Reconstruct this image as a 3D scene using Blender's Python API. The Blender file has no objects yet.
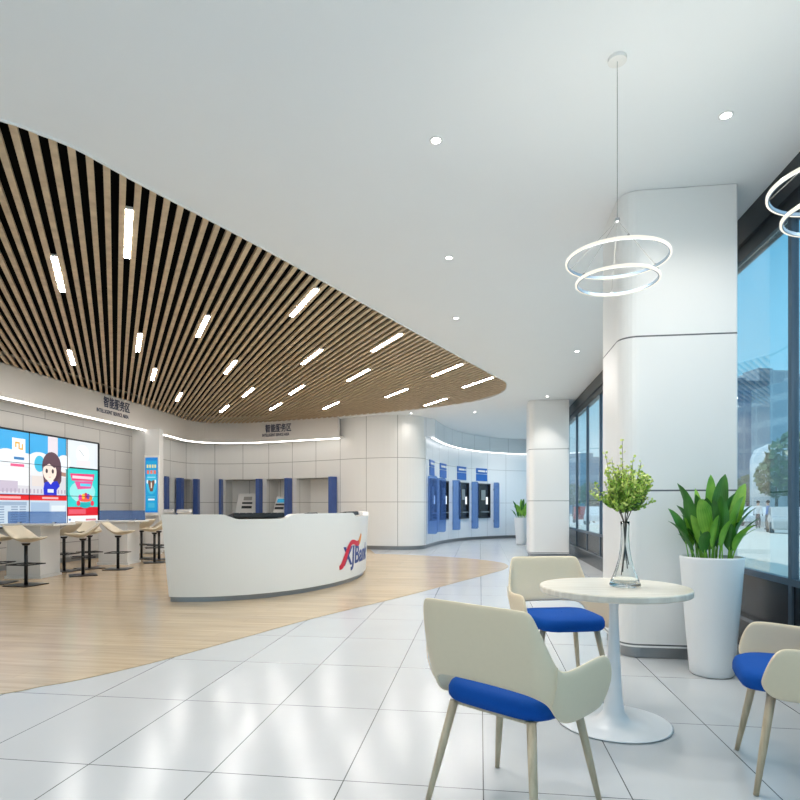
import bpy, bmesh, math, random
from mathutils import Vector, Matrix
from mathutils.geometry import tessellate_polygon
random.seed(7)
PI = math.pi
COL = bpy.context.scene.collection
FX, HOR, EYE = 590.0, 506.0, 1.19
TH = math.atan(80 / FX)
ST, CT = math.sin(TH), math.cos(TH)
CEIL = 3.65

# ------------------------------------------------------------------ survey helpers
def P(u, d):
    xc = (u - 400) / FX * d
    return Vector((xc * CT - d * ST, xc * ST + d * CT))
def C(xc, d):
    return Vector((xc * CT - d * ST, xc * ST + d * CT))
def W(u, v, z):
    return P(u, FX * (EYE - z) / (v - HOR))
def spline(pts, n=8):
    out = []
    pts = [Vector(p) for p in pts]
    for i in range(len(pts) - 1):
        p0 = pts[max(i - 1, 0)]; p1 = pts[i]; p2 = pts[i + 1]; p3 = pts[min(i + 2, len(pts) - 1)]
        for k in range(n):
            t = k / n
            out.append(0.5 * ((2 * p1) + (p2 - p0) * t + (2 * p0 - 5 * p1 + 4 * p2 - p3) * t * t + (3 * p1 - p0 - 3 * p2 + p3) * t ** 3))
    out.append(pts[-1])
    return out
class Path:
    def __init__(s, pts):
        s.p = [Vector((q[0], q[1])) for q in pts]
        s.s = [0]
        for a, b in zip(s.p, s.p[1:]): s.s.append(s.s[-1] + (b - a).length)
        s.L = s.s[-1]
    def at(s, t, off=0.0):
        t0 = min(max(t, 0), s.L)
        for i in range(len(s.p) - 1):
            if s.s[i + 1] >= t0 or i == len(s.p) - 2: break
        a, b = s.p[i], s.p[i + 1]
        f = (t - s.s[i]) / max(1e-9, s.s[i + 1] - s.s[i])
        d = (b - a).normalized()
        n = Vector((d.y, -d.x))          # right-hand side of travel = towards the room
        return a + (b - a) * f + n * off
    def tan(s, t):
        return (s.at(min(t + .05, s.L)) - s.at(max(t - .05, 0))).normalized()
    def hit(s, u):
        r = P(u, 1)
        best = None
        for i in range(len(s.p) - 1):
            a, b = s.p[i], s.p[i + 1]
            e = b - a
            den = r.x * e.y - r.y * e.x
            if abs(den) < 1e-9: continue
            k = (a.x * e.y - a.y * e.x) / den
            m = (a.x * r.y - a.y * r.x) / den
            if k > 0 and -1e-6 <= m <= 1 + 1e-6:
                if best is None or k < best[0]: best = (k, s.s[i] + m * e.length)
        return best[1]
    def offset(s, d):
        out = []
        for i, q in enumerate(s.p):
            a = s.p[max(i - 1, 0)]; b = s.p[min(i + 1, len(s.p) - 1)]
            t = (b - a).normalized()
            out.append(q + Vector((t.y, -t.x)) * d)
        return out
    def sub(s, a, b):
        out = [s.at(a)]
        for q, t in zip(s.p, s.s):
            if a + 1e-4 < t < b - 1e-4: out.append(q)
        out.append(s.at(b))
        return out

# ------------------------------------------------------------------ materials
def new_mat(name):
    m = bpy.data.materials.new(name); m.use_nodes = True
    return m, m.node_tree.nodes, m.node_tree.links, m.node_tree.nodes['Principled BSDF']
def pbr(name, col, rough=.5, metal=0., spec=.5, noise=0., nscale=20., coat=0.):
    m, N, L, b = new_mat(name)
    b.inputs['Base Color'].default_value = (*col, 1)
    b.inputs['Roughness'].default_value = rough
    b.inputs['Metallic'].default_value = metal
    b.inputs['Specular IOR Level'].default_value = spec
    b.inputs['Coat Weight'].default_value = coat
    b.inputs['Coat Roughness'].default_value = .08
    if noise:
        tc = N.new('ShaderNodeTexCoord'); n = N.new('ShaderNodeTexNoise'); n.inputs['Scale'].default_value = nscale
        n.inputs['Detail'].default_value = 3
        r = N.new('ShaderNodeMapRange'); r.inputs['To Min'].default_value = 1 - noise; r.inputs['To Max'].default_value = 1 + noise
        v = N.new('ShaderNodeVectorMath'); v.operation = 'SCALE'; v.inputs[0].default_value = col
        L.new(tc.outputs['Object'], n.inputs['Vector']); L.new(n.outputs['Fac'], r.inputs['Value'])
        L.new(r.outputs['Result'], v.inputs['Scale']); L.new(v.outputs['Vector'], b.inputs['Base Color'])
    return m
def emit(name, col, strength=1.0):
    m, N, L, b = new_mat(name)
    b.inputs['Base Color'].default_value = (*[c * .3 for c in col], 1)
    b.inputs['Emission Color'].default_value = (*col, 1)
    b.inputs['Emission Strength'].default_value = strength
    b.inputs['Roughness'].default_value = .3
    return m
def S(r, g, b):   # sRGB 0-255 to linear
    f = lambda c: (c / 255 / 12.92) if c / 255 <= .04045 else ((c / 255 + .055) / 1.055) ** 2.4
    return (f(r), f(g), f(b))
def math_node(N, op, a=None, b=None):
    n = N.new('ShaderNodeMath'); n.operation = op
    for i, x in enumerate((a, b)):
        if isinstance(x, (int, float)): n.inputs[i].default_value = x
    return n
def line_mask(N, L, src, pitch, off, width):
    a = math_node(N, 'ADD', None, -off); L.new(src, a.inputs[0])
    p = math_node(N, 'PINGPONG', None, pitch / 2); L.new(a.outputs[0], p.inputs[0])
    c = math_node(N, 'LESS_THAN', None, width / 2); L.new(p.outputs[0], c.inputs[0])
    return c.outputs[0]

def panel_mat(name, col, joint, px, pz, ox=0., oz=0., width=.012, rough=.35, use_uv=True, coat=0.):
    m, N, L, b = new_mat(name)
    tc = N.new('ShaderNodeTexCoord'); sp = N.new('ShaderNodeSeparateXYZ')
    L.new(tc.outputs['UV' if use_uv else 'Object'], sp.inputs[0])
    a = line_mask(N, L, sp.outputs[0], px, ox, width)
    c = line_mask(N, L, sp.outputs[1], pz, oz, width)
    mx = math_node(N, 'MAXIMUM'); L.new(a, mx.inputs[0]); L.new(c, mx.inputs[1])
    mix = N.new('ShaderNodeMix'); mix.data_type = 'RGBA'
    mix.inputs['A'].default_value = (*col, 1); mix.inputs['B'].default_value = (*joint, 1)
    L.new(mx.outputs[0], mix.inputs['Factor']); L.new(mix.outputs['Result'], b.inputs['Base Color'])
    b.inputs['Roughness'].default_value = rough
    b.inputs['Coat Weight'].default_value = coat; b.inputs['Coat Roughness'].default_value = .05
    return m

M = {}
M['ceiling'] = pbr('ceiling_paint', S(240, 242, 243), .8, noise=.01, nscale=2)
M['white'] = pbr('white_lacquer', S(240, 239, 236), .25, noise=.01, nscale=3)
M['white_matt'] = pbr('white_matt', S(222, 221, 219), .6, noise=.015, nscale=4)
M['wall'] = panel_mat('wall_panels', S(226, 226, 224), S(140, 139, 138), .9, 1.2, .15, .1, .014, .35)
M['column'] = panel_mat('column_panels', S(230, 230, 229), S(95, 97, 100), 100, 1.2, 50, .11, .012, .3)
M['wallR'] = panel_mat('corridor_panels', S(228, 231, 235), S(165, 168, 172), .9, 1.2, .1, .1, .012, .25)
M['fascia'] = pbr('fascia_paint', S(216, 212, 207), .6, noise=.01, nscale=3)
M['grey'] = pbr('brushed_grey', S(150, 150, 148), .35, .6, noise=.05)
M['plinth'] = pbr('steel_plinth', S(150, 152, 154), .3, .8, noise=.05)
M['chrome'] = pbr('chrome', S(200, 202, 205), .15, 1.)
M['black'] = pbr('black_metal', (.012, .012, .013), .35, .2, noise=.1)
M['void'] = pbr('black_felt', (.002, .002, .002), .95, noise=.1, spec=.1)
M['dark'] = pbr('anthracite_frame', S(50, 53, 57), .35, .5, noise=.05)
M['darkpanel'] = pbr('dark_sill_panel', S(34, 36, 40), .25, .2, noise=.05)
M['sill'] = pbr('grey_sill_rail', S(120, 124, 130), .25, .7, noise=.05)
M['mullion'] = pbr('mullion_grey', S(88, 102, 116), .35, .6, noise=.03)
M['navy'] = pbr('navy_divider', S(62, 88, 150), .35, noise=.03)
M['shell'] = pbr('cream_leather', S(226, 209, 180), .5, noise=.02, nscale=60)
M['stoolc'] = pbr('stool_shell', S(214, 202, 180), .5, noise=.02, nscale=40)
M['pot'] = pbr('planter_gloss', S(232, 234, 236), .3, noise=.008, nscale=3)
M['soil'] = pbr('soil', (.02, .014, .009), .95, noise=.4, nscale=60)
M['stem'] = pbr('plant_stem', S(52, 48, 36), .6, noise=.2)
M['screwhite'] = emit('screen_white', S(232, 238, 243), .9)
M['cove'] = emit('cove_led', (1, .97, .92), 5)
M['linear'] = emit('linear_led', (1, .965, .92), 58)
M['cove_soft'] = emit('niche_led', (1, .99, .97), 2.2)
M['down'] = emit('downlight_lens', (1, 1, 1), 9)
M['ring'] = emit('ring_led', (1, .93, .80), .62)
M['ringb'] = pbr('ring_body', S(120, 138, 155), .3, .7)
M['text'] = pbr('navy_letters', S(28, 42, 78), .4)
M['blue'] = pbr('sign_blue', S(16, 96, 186), .35, noise=.02)

def blue_fabric():
    m, N, L, b = new_mat('blue_fabric')
    tc = N.new('ShaderNodeTexCoord'); n = N.new('ShaderNodeTexNoise'); n.inputs['Scale'].default_value = 350
    r = N.new('ShaderNodeValToRGB'); r.color_ramp.elements[0].color = (*S(0, 68, 150), 1); r.color_ramp.elements[1].color = (*S(0, 80, 170), 1)
    L.new(tc.outputs['Object'], n.inputs['Vector']); L.new(n.outputs['Fac'], r.inputs[0]); L.new(r.outputs[0], b.inputs['Base Color'])
    bp = N.new('ShaderNodeBump'); bp.inputs['Strength'].default_value = .15; bp.inputs['Distance'].default_value = .002
    L.new(n.outputs['Fac'], bp.inputs['Height']); L.new(bp.outputs[0], b.inputs['Normal'])
    b.inputs['Roughness'].default_value = .8; b.inputs['Specular IOR Level'].default_value = .2
    return m
M['bluefab'] = blue_fabric()

def wood(name, c1, c2, rough, scale=(1, 1, 1), ns=6, coat=0., plank=None, coord='Object'):
    m, N, L, b = new_mat(name)
    tc = N.new('ShaderNodeTexCoord'); mp = N.new('ShaderNodeMapping'); mp.inputs['Scale'].default_value = scale
    n = N.new('ShaderNodeTexNoise'); n.inputs['Scale'].default_value = ns; n.inputs['Detail'].default_value = 6; n.inputs['Roughness'].default_value = .6
    r = N.new('ShaderNodeValToRGB'); r.color_ramp.elements[0].position = .35; r.color_ramp.elements[1].position = .65
    r.color_ramp.elements[0].color = (*c1, 1); r.color_ramp.elements[1].color = (*c2, 1)
    L.new(tc.outputs[coord], mp.inputs[0]); L.new(mp.outputs[0], n.inputs['Vector']); L.new(n.outputs['Fac'], r.inputs[0])
    out = r.outputs[0]
    if plank:
        br = N.new('ShaderNodeTexBrick'); br.inputs['Scale'].default_value = 1
        br.inputs['Brick Width'].default_value = plank[0]; br.inputs['Row Height'].default_value = plank[1]
        br.inputs['Mortar Size'].default_value = .0015
        br.inputs['Color1'].default_value = (.93, .93, .93, 1); br.inputs['Color2'].default_value = (1.05, 1.04, 1.02, 1); br.inputs['Mortar'].default_value = (.75, .72, .68, 1)
        L.new(tc.outputs[coord], br.inputs['Vector'])
        mx = N.new('ShaderNodeMix'); mx.data_type = 'RGBA'; mx.blend_type = 'MULTIPLY'; mx.inputs['Factor'].default_value = 1
        L.new(out, mx.inputs['A']); L.new(br.outputs['Color'], mx.inputs['B']); out = mx.outputs['Result']
    L.new(out, b.inputs['Base Color'])
    b.inputs['Roughness'].default_value = rough; b.inputs['Coat Weight'].default_value = coat; b.inputs['Coat Roughness'].default_value = .12
    return m
M['slat'] = wood('slat_oak', S(190, 166, 136), S(216, 194, 162), .55, (1.5, 1.5, 30), 4)
M['woodfloor'] = wood('oak_floor', S(184, 162, 130), S(206, 184, 152), .2, (.5, 9, 1), 2.2, plank=(1.6, .16))
M['legwood'] = wood('bleached_oak', S(180, 162, 134), S(206, 189, 160), .45, (9, 9, 1.2), 5)
M['tabletop'] = wood('pale_veneer', S(214, 205, 190), S(232, 225, 212), .28, (1, 12, 1), 3)

def floor_tiles():
    m, N, L, b = new_mat('polished_tiles')
    tc = N.new('ShaderNodeTexCoord'); sp = N.new('ShaderNodeSeparateXYZ'); L.new(tc.outputs['Object'], sp.inputs[0])
    a = line_mask(N, L, sp.outputs[0], .6, .014, .0055); c = line_mask(N, L, sp.outputs[1], .905, 2.5, .0055)
    mx = math_node(N, 'MAXIMUM'); L.new(a, mx.inputs[0]); L.new(c, mx.inputs[1])
    n = N.new('ShaderNodeTexNoise'); n.inputs['Scale'].default_value = 1.3; n.inputs['Detail'].default_value = 4
    L.new(tc.outputs['Object'], n.inputs['Vector'])
    r = N.new('ShaderNodeValToRGB'); r.color_ramp.elements[0].color = (*S(188, 191, 194), 1); r.color_ramp.elements[1].color = (*S(200, 203, 205), 1)
    L.new(n.outputs['Fac'], r.inputs[0])
    mix = N.new('ShaderNodeMix'); mix.data_type = 'RGBA'; mix.inputs['B'].default_value = (*S(85, 87, 88), 1)
    L.new(r.outputs[0], mix.inputs['A']); L.new(mx.outputs[0], mix.inputs['Factor']); L.new(mix.outputs['Result'], b.inputs['Base Color'])
    b.inputs['Roughness'].default_value = .2; b.inputs['Specular IOR Level'].default_value = .5
    return m
M['tiles'] = floor_tiles()

def glassy(name, tint, rough=0., refl=.12, body=None, bodyf=0.):
    m = bpy.data.materials.new(name); m.use_nodes = True
    N = m.node_tree.nodes; L = m.node_tree.links; N.clear()
    o = N.new('ShaderNodeOutputMaterial'); t = N.new('ShaderNodeBsdfTransparent'); t.inputs[0].default_value = (*tint, 1)
    g = N.new('ShaderNodeBsdfGlossy'); g.inputs['Roughness'].default_value = rough
    f = N.new('ShaderNodeFresnel'); f.inputs[0].default_value = 1.35
    k = math_node(N, 'MULTIPLY', None, refl * 6); L.new(f.outputs[0], k.inputs[0])
    k2 = math_node(N, 'MINIMUM', None, .45); L.new(k.outputs[0], k2.inputs[0])
    mx = N.new('ShaderNodeMixShader'); L.new(k2.outputs[0], mx.inputs[0]); L.new(t.outputs[0], mx.inputs[1]); L.new(g.outputs[0], mx.inputs[2])
    last = mx.outputs[0]
    if body:
        d = N.new('ShaderNodeBsdfDiffuse'); d.inputs[0].default_value = (*body, 1)
        m2 = N.new('ShaderNodeMixShader'); m2.inputs[0].default_value = bodyf
        L.new(last, m2.inputs[1]); L.new(d.outputs[0], m2.inputs[2]); last = m2.outputs[0]
    L.new(last, o.inputs[0])
    return m
M['glass'] = glassy('window_glass', (.93, .97, .98), 0, .10)
M['blueglass'] = glassy('blue_acrylic', (.66, .77, .93), .05, .1, S(96, 134, 196), .3)
M['fin'] = glassy('blue_privacy_glass', (.62, .75, .93), .05, .08, S(100, 142, 210), .3)
def vase_glass():
    m, N, L, b = new_mat('clear_glass')
    b.inputs['Base Color'].default_value = (.97, .99, .98, 1); b.inputs['Transmission Weight'].default_value = 1
    b.inputs['Roughness'].default_value = 0; b.inputs['IOR'].default_value = 1.3
    return m
M['vase'] = vase_glass()
def leaf_mat(name, c1, c2, stripe=False):
    m, N, L, b = new_mat(name)
    tc = N.new('ShaderNodeTexCoord'); n = N.new('ShaderNodeTexNoise'); n.inputs['Scale'].default_value = 9
    r = N.new('ShaderNodeValToRGB'); r.color_ramp.elements[0].position = .3; r.color_ramp.elements[1].position = .7
    r.color_ramp.elements[0].color = (*c1, 1); r.color_ramp.elements[1].color = (*c2, 1)
    L.new(tc.outputs['Object'], n.inputs['Vector']); L.new(n.outputs['Fac'], r.inputs[0])
    out = r.outputs[0]
    if stripe:
        sp = N.new('ShaderNodeSeparateXYZ'); L.new(tc.outputs['UV'], sp.inputs[0])
        w = N.new('ShaderNodeTexWave'); w.inputs['Scale'].default_value = 2.4; w.inputs['Distortion'].default_value = 1.
        L.new(tc.outputs['UV'], w.inputs['Vector'])
        mx = N.new('ShaderNodeMix'); mx.data_type = 'RGBA'; mx.inputs['B'].default_value = (*[min(1, c * 1.7) for c in c2], 1)
        k = math_node(N, 'MULTIPLY', None, .15); L.new(w.outputs['Fac'], k.inputs[0]); L.new(k.outputs[0], mx.inputs['Factor'])
        L.new(out, mx.inputs['A']); out = mx.outputs['Result']
    L.new(out, b.inputs['Base Color']); b.inputs['Roughness'].default_value = .4
    return m
M['leafD'] = leaf_mat('leaf_dark', S(34, 88, 26), S(58, 124, 36), True)
M['leafL'] = leaf_mat('leaf_light', S(86, 150, 40), S(140, 192, 70), True)
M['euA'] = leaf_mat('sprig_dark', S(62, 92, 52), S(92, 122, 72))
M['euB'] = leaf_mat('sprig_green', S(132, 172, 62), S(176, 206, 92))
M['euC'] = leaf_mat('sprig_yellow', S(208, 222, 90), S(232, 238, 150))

# ------------------------------------------------------------------ mesh builder
class MB:
    def __init__(s): s.v = []; s.f = []; s.m = []; s.uv = {}
    def add(s, vs, fs, mi=0, uvs=None):
        o = len(s.v); s.v += [tuple(q) for q in vs]
        for k, f in enumerate(fs):
            s.f.append([i + o for i in f]); s.m.append(mi)
            if uvs: s.uv[len(s.f) - 1] = [uvs[i] for i in f]
        return s
    def box(s, c, d, rz=0, mi=0, rx=0, taper=1.0):
        R = Matrix.Rotation(rz, 3, 'Z') @ Matrix.Rotation(rx, 3, 'X')
        vs = []
        for z in (-1, 1):
            k = taper if z > 0 else 1
            for x, y in ((-1, -1), (1, -1), (1, 1), (-1, 1)):
                vs.append(Vector(c) + R @ Vector((x * d[0] / 2 * k, y * d[1] / 2 * k, z * d[2] / 2)))
        return s.add(vs, [(3, 2, 1, 0), (4, 5, 6, 7), (0, 1, 5, 4), (1, 2, 6, 5), (2, 3, 7, 6), (3, 0, 4, 7)], mi)
    def prism(s, poly, z0, z1, mi=0, top=None):
        n = len(poly); top = top or poly
        vs = [(p[0], p[1], z0) for p in poly] + [(p[0], p[1], z1) for p in top]
        L = [0]
        for i in range(n): L.append(L[-1] + math.hypot(poly[(i + 1) % n][0] - poly[i][0], poly[(i + 1) % n][1] - poly[i][1]))
        for i in range(n):
            j = (i + 1) % n
            q = [vs[i], vs[j], vs[n + j], vs[n + i]]
            s.add(q, [(0, 1, 2, 3)], mi, [(L[i], z0), (L[i + 1], z0), (L[i + 1], z1), (L[i], z1)])
        for zz, pp, rev in ((z0, poly, True), (z1, top, False)):
            tri = tessellate_polygon([[Vector((p[0], p[1], 0)) for p in pp]])
            s.add([(p[0], p[1], zz) for p in pp], [tuple(t) for t in tri], mi, [(-.3, -.3)] * n)
        return s
    def ribbon(s, path, z0, z1, thick, mi=0, s0=0.):
        """wall following a path; thickness away from the room (left of travel)"""
        pa = Path(path); b = [Vector(q) for q in pa.offset(-thick)]
        n = len(path)
        for i in range(n - 1):
            a0, a1, b0, b1 = pa.p[i], pa.p[i + 1], b[i], b[i + 1]
            u0, u1 = pa.s[i] + s0, pa.s[i + 1] + s0
            s.add([(*a0, z0), (*a1, z0), (*a1, z1), (*a0, z1)], [(0, 1, 2, 3)], mi, [(u0, z0), (u1, z0), (u1, z1), (u0, z1)])
            s.add([(*b0, z0), (*b1, z0), (*b1, z1), (*b0, z1)], [(3, 2, 1, 0)], mi, [(-.3, -.3)] * 4)
            s.add([(*a0, z1), (*a1, z1), (*b1, z1), (*b0, z1)], [(0, 1, 2, 3)], mi, [(-.3, -.3)] * 4)
            s.add([(*a0, z0), (*a1, z0), (*b1, z0), (*b0, z0)], [(3, 2, 1, 0)], mi, [(-.3, -.3)] * 4)
        for i in (0, n - 1):
            s.add([(*pa.p[i], z0), (*b[i], z0), (*b[i], z1), (*pa.p[i], z1)], [(0, 1, 2, 3)], mi, [(-.3, -.3)] * 4)
        return s
    def tube(s, pts, r, n=8, mi=0, closed=False, cap=True):
        pts = [Vector(p) for p in pts]; rr = r if isinstance(r, (list, tuple)) else [r] * len(pts)
        vs = []; m = len(pts); up = None
        for i, p in enumerate(pts):
            a = pts[(i - 1) % m] if (i or closed) else p; b = pts[(i + 1) % m] if (i < m - 1 or closed) else p
            d = (b - a).normalized()
            if up is None:
                up = Vector((0, 0, 1)) if abs(d.z) < .9 else Vector((1, 0, 0))
            x = d.cross(up).normalized(); y = x.cross(d).normalized(); up = y
            for k in range(n):
                t = 2 * PI * k / n
                vs.append(p + (x * math.cos(t) + y * math.sin(t)) * rr[i])
        fs = []
        for i in range(m if closed else m - 1):
            j = (i + 1) % m
            for k in range(n):
                fs.append((i * n + k, i * n + (k + 1) % n, j * n + (k + 1) % n, j * n + k))
        if cap and not closed: fs += [tuple(range(n - 1, -1, -1)), tuple((m - 1) * n + k for k in range(n))]
        return s.add(vs, fs, mi)
    def lathe(s, prof, c=(0, 0, 0), n=32, mi=0):
        vs = []; m = len(prof)
        for r, z in prof:
            for k in range(n):
                t = 2 * PI * k / n; vs.append((c[0] + r * math.cos(t), c[1] + r * math.sin(t), c[2] + z))
        fs = [(i * n + k, i * n + (k + 1) % n, (i + 1) * n + (k + 1) % n, (i + 1) * n + k) for i in range(m - 1) for k in range(n)]
        return s.add(vs, fs, mi)
    def grid(s, rows, mi=0, uv=False):
        a = len(rows); b = len(rows[0])
        vs = [p for r in rows for p in r]
        fs = [(i * b + j, i * b + j + 1, (i + 1) * b + j + 1, (i + 1) * b + j) for i in range(a - 1) for j in range(b - 1)]
        return s.add(vs, fs, mi, [(j / (b - 1), i / (a - 1)) for i in range(a) for j in range(b)] if uv else None)
    def build(s, name, mats, parent=None, smooth=False, weld=False, origin=None):
        me = bpy.data.meshes.new(name)
        vs = s.v
        if origin is not None: vs = [tuple(Vector(q) - Vector(origin)) for q in s.v]
        me.from_pydata(vs, [], s.f)
        if not isinstance(mats, (list, tuple)): mats = [mats]
        for m in mats: me.materials.append(m)
        for p, mi in zip(me.polygons, s.m): p.material_index = mi; p.use_smooth = smooth
        if s.uv:
            ul = me.uv_layers.new(name='UVMap')
            for fi, uvs in s.uv.items():
                for li, uv in zip(me.polygons[fi].loop_indices, uvs): ul.data[li].uv = uv
        bm = bmesh.new(); bm.from_mesh(me)
        if weld: bmesh.ops.remove_doubles(bm, verts=bm.verts, dist=1e-5)
        bmesh.ops.recalc_face_normals(bm, faces=bm.faces)
        bm.to_mesh(me); bm.free()
        o = bpy.data.objects.new(name, me); COL.objects.link(o)
        if origin is not None: o.location = origin
        if parent: o.parent = parent
        return o
def bevel(o, w, seg=2, ang=40):
    m = o.modifiers.new('bevel', 'BEVEL'); m.width = w; m.segments = seg; m.limit_method = 'ANGLE'; m.angle_limit = math.radians(ang)
    for p in o.data.polygons: p.use_smooth = True
    w_ = o.modifiers.new('wn', 'WEIGHTED_NORMAL'); w_.keep_sharp = True
    return o
def subsurf(o, n=2):
    m = o.modifiers.new('sub', 'SUBSURF'); m.levels = n; m.render_levels = n
    for p in o.data.polygons: p.use_smooth = True
    return o
def solid(o, t, off=0):
    m = o.modifiers.new('solid', 'SOLIDIFY'); m.thickness = t; m.offset = off
    return o
def tag(o, label, cat, group=None, kind=None):
    o['label'] = label; o['category'] = cat
    if group: o['group'] = group
    if kind: o['kind'] = kind
    return o
def struct(o): o['kind'] = 'structure'; return o
def thing(name, label, cat, loc=(0, 0, 0), rz=0, group=None):
    o = bpy.data.objects.new(name, None); COL.objects.link(o); o.location = loc; o.rotation_euler = (0, 0, rz)
    o.empty_display_size = .1
    return tag(o, label, cat, group)
def dup(root, loc, rz, label, group=None, scale=None):
    r = root.copy(); COL.objects.link(r); r.location = loc; r.rotation_euler = (0, 0, rz); r['label'] = label
    if group: r['group'] = group
    if scale: r.scale = scale
    for ch in list(root.children):
        c = ch.copy(); COL.objects.link(c); c.parent = r
        for g in list(ch.children):
            d = g.copy(); COL.objects.link(d); d.parent = c
    return r
def text_mesh(body, size, depth=.004, bold=.02):
    cu = bpy.data.curves.new('lettering', 'FONT'); cu.body = body; cu.size = size; cu.extrude = depth / 2; cu.resolution_u = 3; cu.offset = size * bold
    cu.align_x = 'CENTER'; cu.align_y = 'CENTER'
    t = bpy.data.objects.new('lettering', cu); COL.objects.link(t)
    dg = bpy.context.evaluated_depsgraph_get(); dg.update()
    me = bpy.data.meshes.new_from_object(t.evaluated_get(dg))
    bpy.data.objects.remove(t); bpy.data.curves.remove(cu)
    return me
def put_text(body, size, name, mat, fn, parent=None, sx=1.0, bold=0.):
    """fn maps (x, y, depth) in lettering units to world/local xyz"""
    me = text_mesh(body, size)
    for v in me.vertices: v.co = Vector(fn(v.co.x * sx, v.co.y, v.co.z))
    me.materials.clear(); me.materials.append(mat)
    o = bpy.data.objects.new(name, me); COL.objects.link(o)
    if parent: o.parent = parent
    return o

# ------------------------------------------------------------------ plan curves
GX = 2.2                                   # window wall
fas = [Vector((-8.15, -3)), Vector((-8.15, 4)), Vector((-8.15, 9)), Vector((-8.15, 12.2))] + \
      spline([(-8.15, 13.2), P(172.5, 15.9), P(188, 16.9), P(208, 17.45), P(237, 17.55), P(270, 17.25), P(302, 16.8), P(338, 16.3)], 6)
FAS = Path(fas)
rec = [Vector((-8.67, -3)), Vector((-8.67, 4)), Vector((-8.67, 10)), Vector((-8.67, 14.2))] + \
      spline([(-8.70, 14.8), P(172, 17.2), P(190, 18.1), P(213, 18.35), P(240, 18.3), P(270, 18.0), P(300, 17.45), P(335, 16.75), P(360, 16.25), P(390, 15.95), P(408, 15.95), P(420.5, 16.15), (-1.5, 16.35)], 5)
REC = Path(rec)
nic = spline([(-1.5, 16.4), P(434, 17.6), P(442.5, 18.6), P(457, 19.8), P(475, 20.8), P(495, 21.5), P(517, 21.95), P(540, 22.2)], 6) + [Vector((2.25, 22.9))]
NIC = Path(nic)
front_px = [(0, 118.7), (37.5, 131.9), (75, 146.9), (112.4, 167.5), (150, 188), (240, 235), (315, 276), (390, 317.5), (450, 351), (485, 370.3), (498.7, 377.5), (505.5, 381.5), (507, 385), (505, 390), (496, 395), (480, 400), (455, 404.3), (427.5, 408), (390, 412)]
edge = spline([(-8.15, 1.9), (-6.2, 2.05), (-4.6, 2.4), (-3.6, 2.92)] + [W(u, v, CEIL) for u, v in front_px] + [P(345, 16.15)], 4)
slat_poly = edge + list(reversed([q for q in fas if q.y > 1.9 and (q.x > -8.149 or q.y > 2.1)]))
NY0, NY1 = -3.0, 22.9

# ------------------------------------------------------------------ floor & ceiling
room = [(-8.7, -3), (GX + .1, -3), (GX + .1, 23.2), (-1.55, 23.2), (-1.55, 19.2), (-8.95, 19.2)]
fl = MB(); fl.prism(room, -.12, 0); struct(fl.build('floor', M['tiles']))
wpx = [(0, 694.5), (40, 687), (80, 680), (150, 663.7), (200, 650), (250, 636), (300, 622), (350, 609.5), (387.5, 600.5), (425, 591), (462.5, 581), (490, 573.7), (503, 570), (508, 567), (507, 565), (500, 562.5), (475, 559.3), (440, 556.6), (400, 554.7), (375, 554)]
wedge = spline([(-8.66, 2.1), (-6.2, 2.2), (-4.6, 2.45), (-3.6, 2.95)] + [W(u, v, 0) for u, v in wpx], 3)
wall_in = [REC.at(s) for s in [REC.hit(u) for u in (370, 350, 320, 290, 260, 230, 200, 180)]] + [Vector((-8.67, 14.4))]
wf = MB(); wf.prism(wedge + wall_in, .0005, .005); struct(wf.build('floor_wood_inlay', M['woodfloor']))

def plate(outer, holes, z, thick, mat, name):
    loops = [[Vector((p[0], p[1], 0)) for p in outer]] + [[Vector((p[0], p[1], 0)) for p in h] for h in holes]
    flat = [p for l in loops for p in l]
    tri = tessellate_polygon(loops)
    mb = MB()
    mb.add([(p.x, p.y, z) for p in flat], [tuple(t) for t in tri])
    mb.add([(p.x, p.y, z + thick) for p in flat], [tuple(t) for t in tri])
    for l in loops:
        n = len(l)
        for i in range(n):
            a, b = l[i], l[(i + 1) % n]
            mb.add([(a.x, a.y, z), (b.x, b.y, z), (b.x, b.y, z + thick), (a.x, a.y, z + thick)], [(0, 1, 2, 3)])
    return mb.build(name, mat)
croom = [(-8.9, -3.1), (GX + .35, -3.1), (GX + .35, 23.4), (-9.4, 23.4), (-9.4, 5)]
struct(plate(croom, [slat_poly], CEIL, .3, M['ceiling'], 'ceiling'))

# slats clipped to the curved opening
sc_ = thing('slat_ceiling', 'large curved ceiling field of parallel oak slats with dark gaps above the reception counter', 'slatted ceiling', (-3, 9, CEIL))
sd = Vector((C(115 - 400, FX))).normalized()          # direction of slats
sp_ = Vector((sd.y, -sd.x))
PITCH, SW = .1085, .047
def clip(c):
    ts = []
    n = len(slat_poly)
    for i in range(n):
        a, b = slat_poly[i], slat_poly[(i + 1) % n]
        da, db = a.dot(sp_) - c, b.dot(sp_) - c
        if (da > 0) != (db > 0):
            t = da / (da - db); ts.append((a + (b - a) * t).dot(sd))
    ts.sort(); return list(zip(ts[::2], ts[1::2]))
ref = W(12, 124, CEIL).dot(sp_)
cs = [q.dot(sp_) for q in slat_poly]
k0 = math.ceil((min(cs) - ref) / PITCH); k1 = math.floor((max(cs) - ref) / PITCH)
sl = MB(); off = Vector((-3, 9, CEIL))
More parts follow.
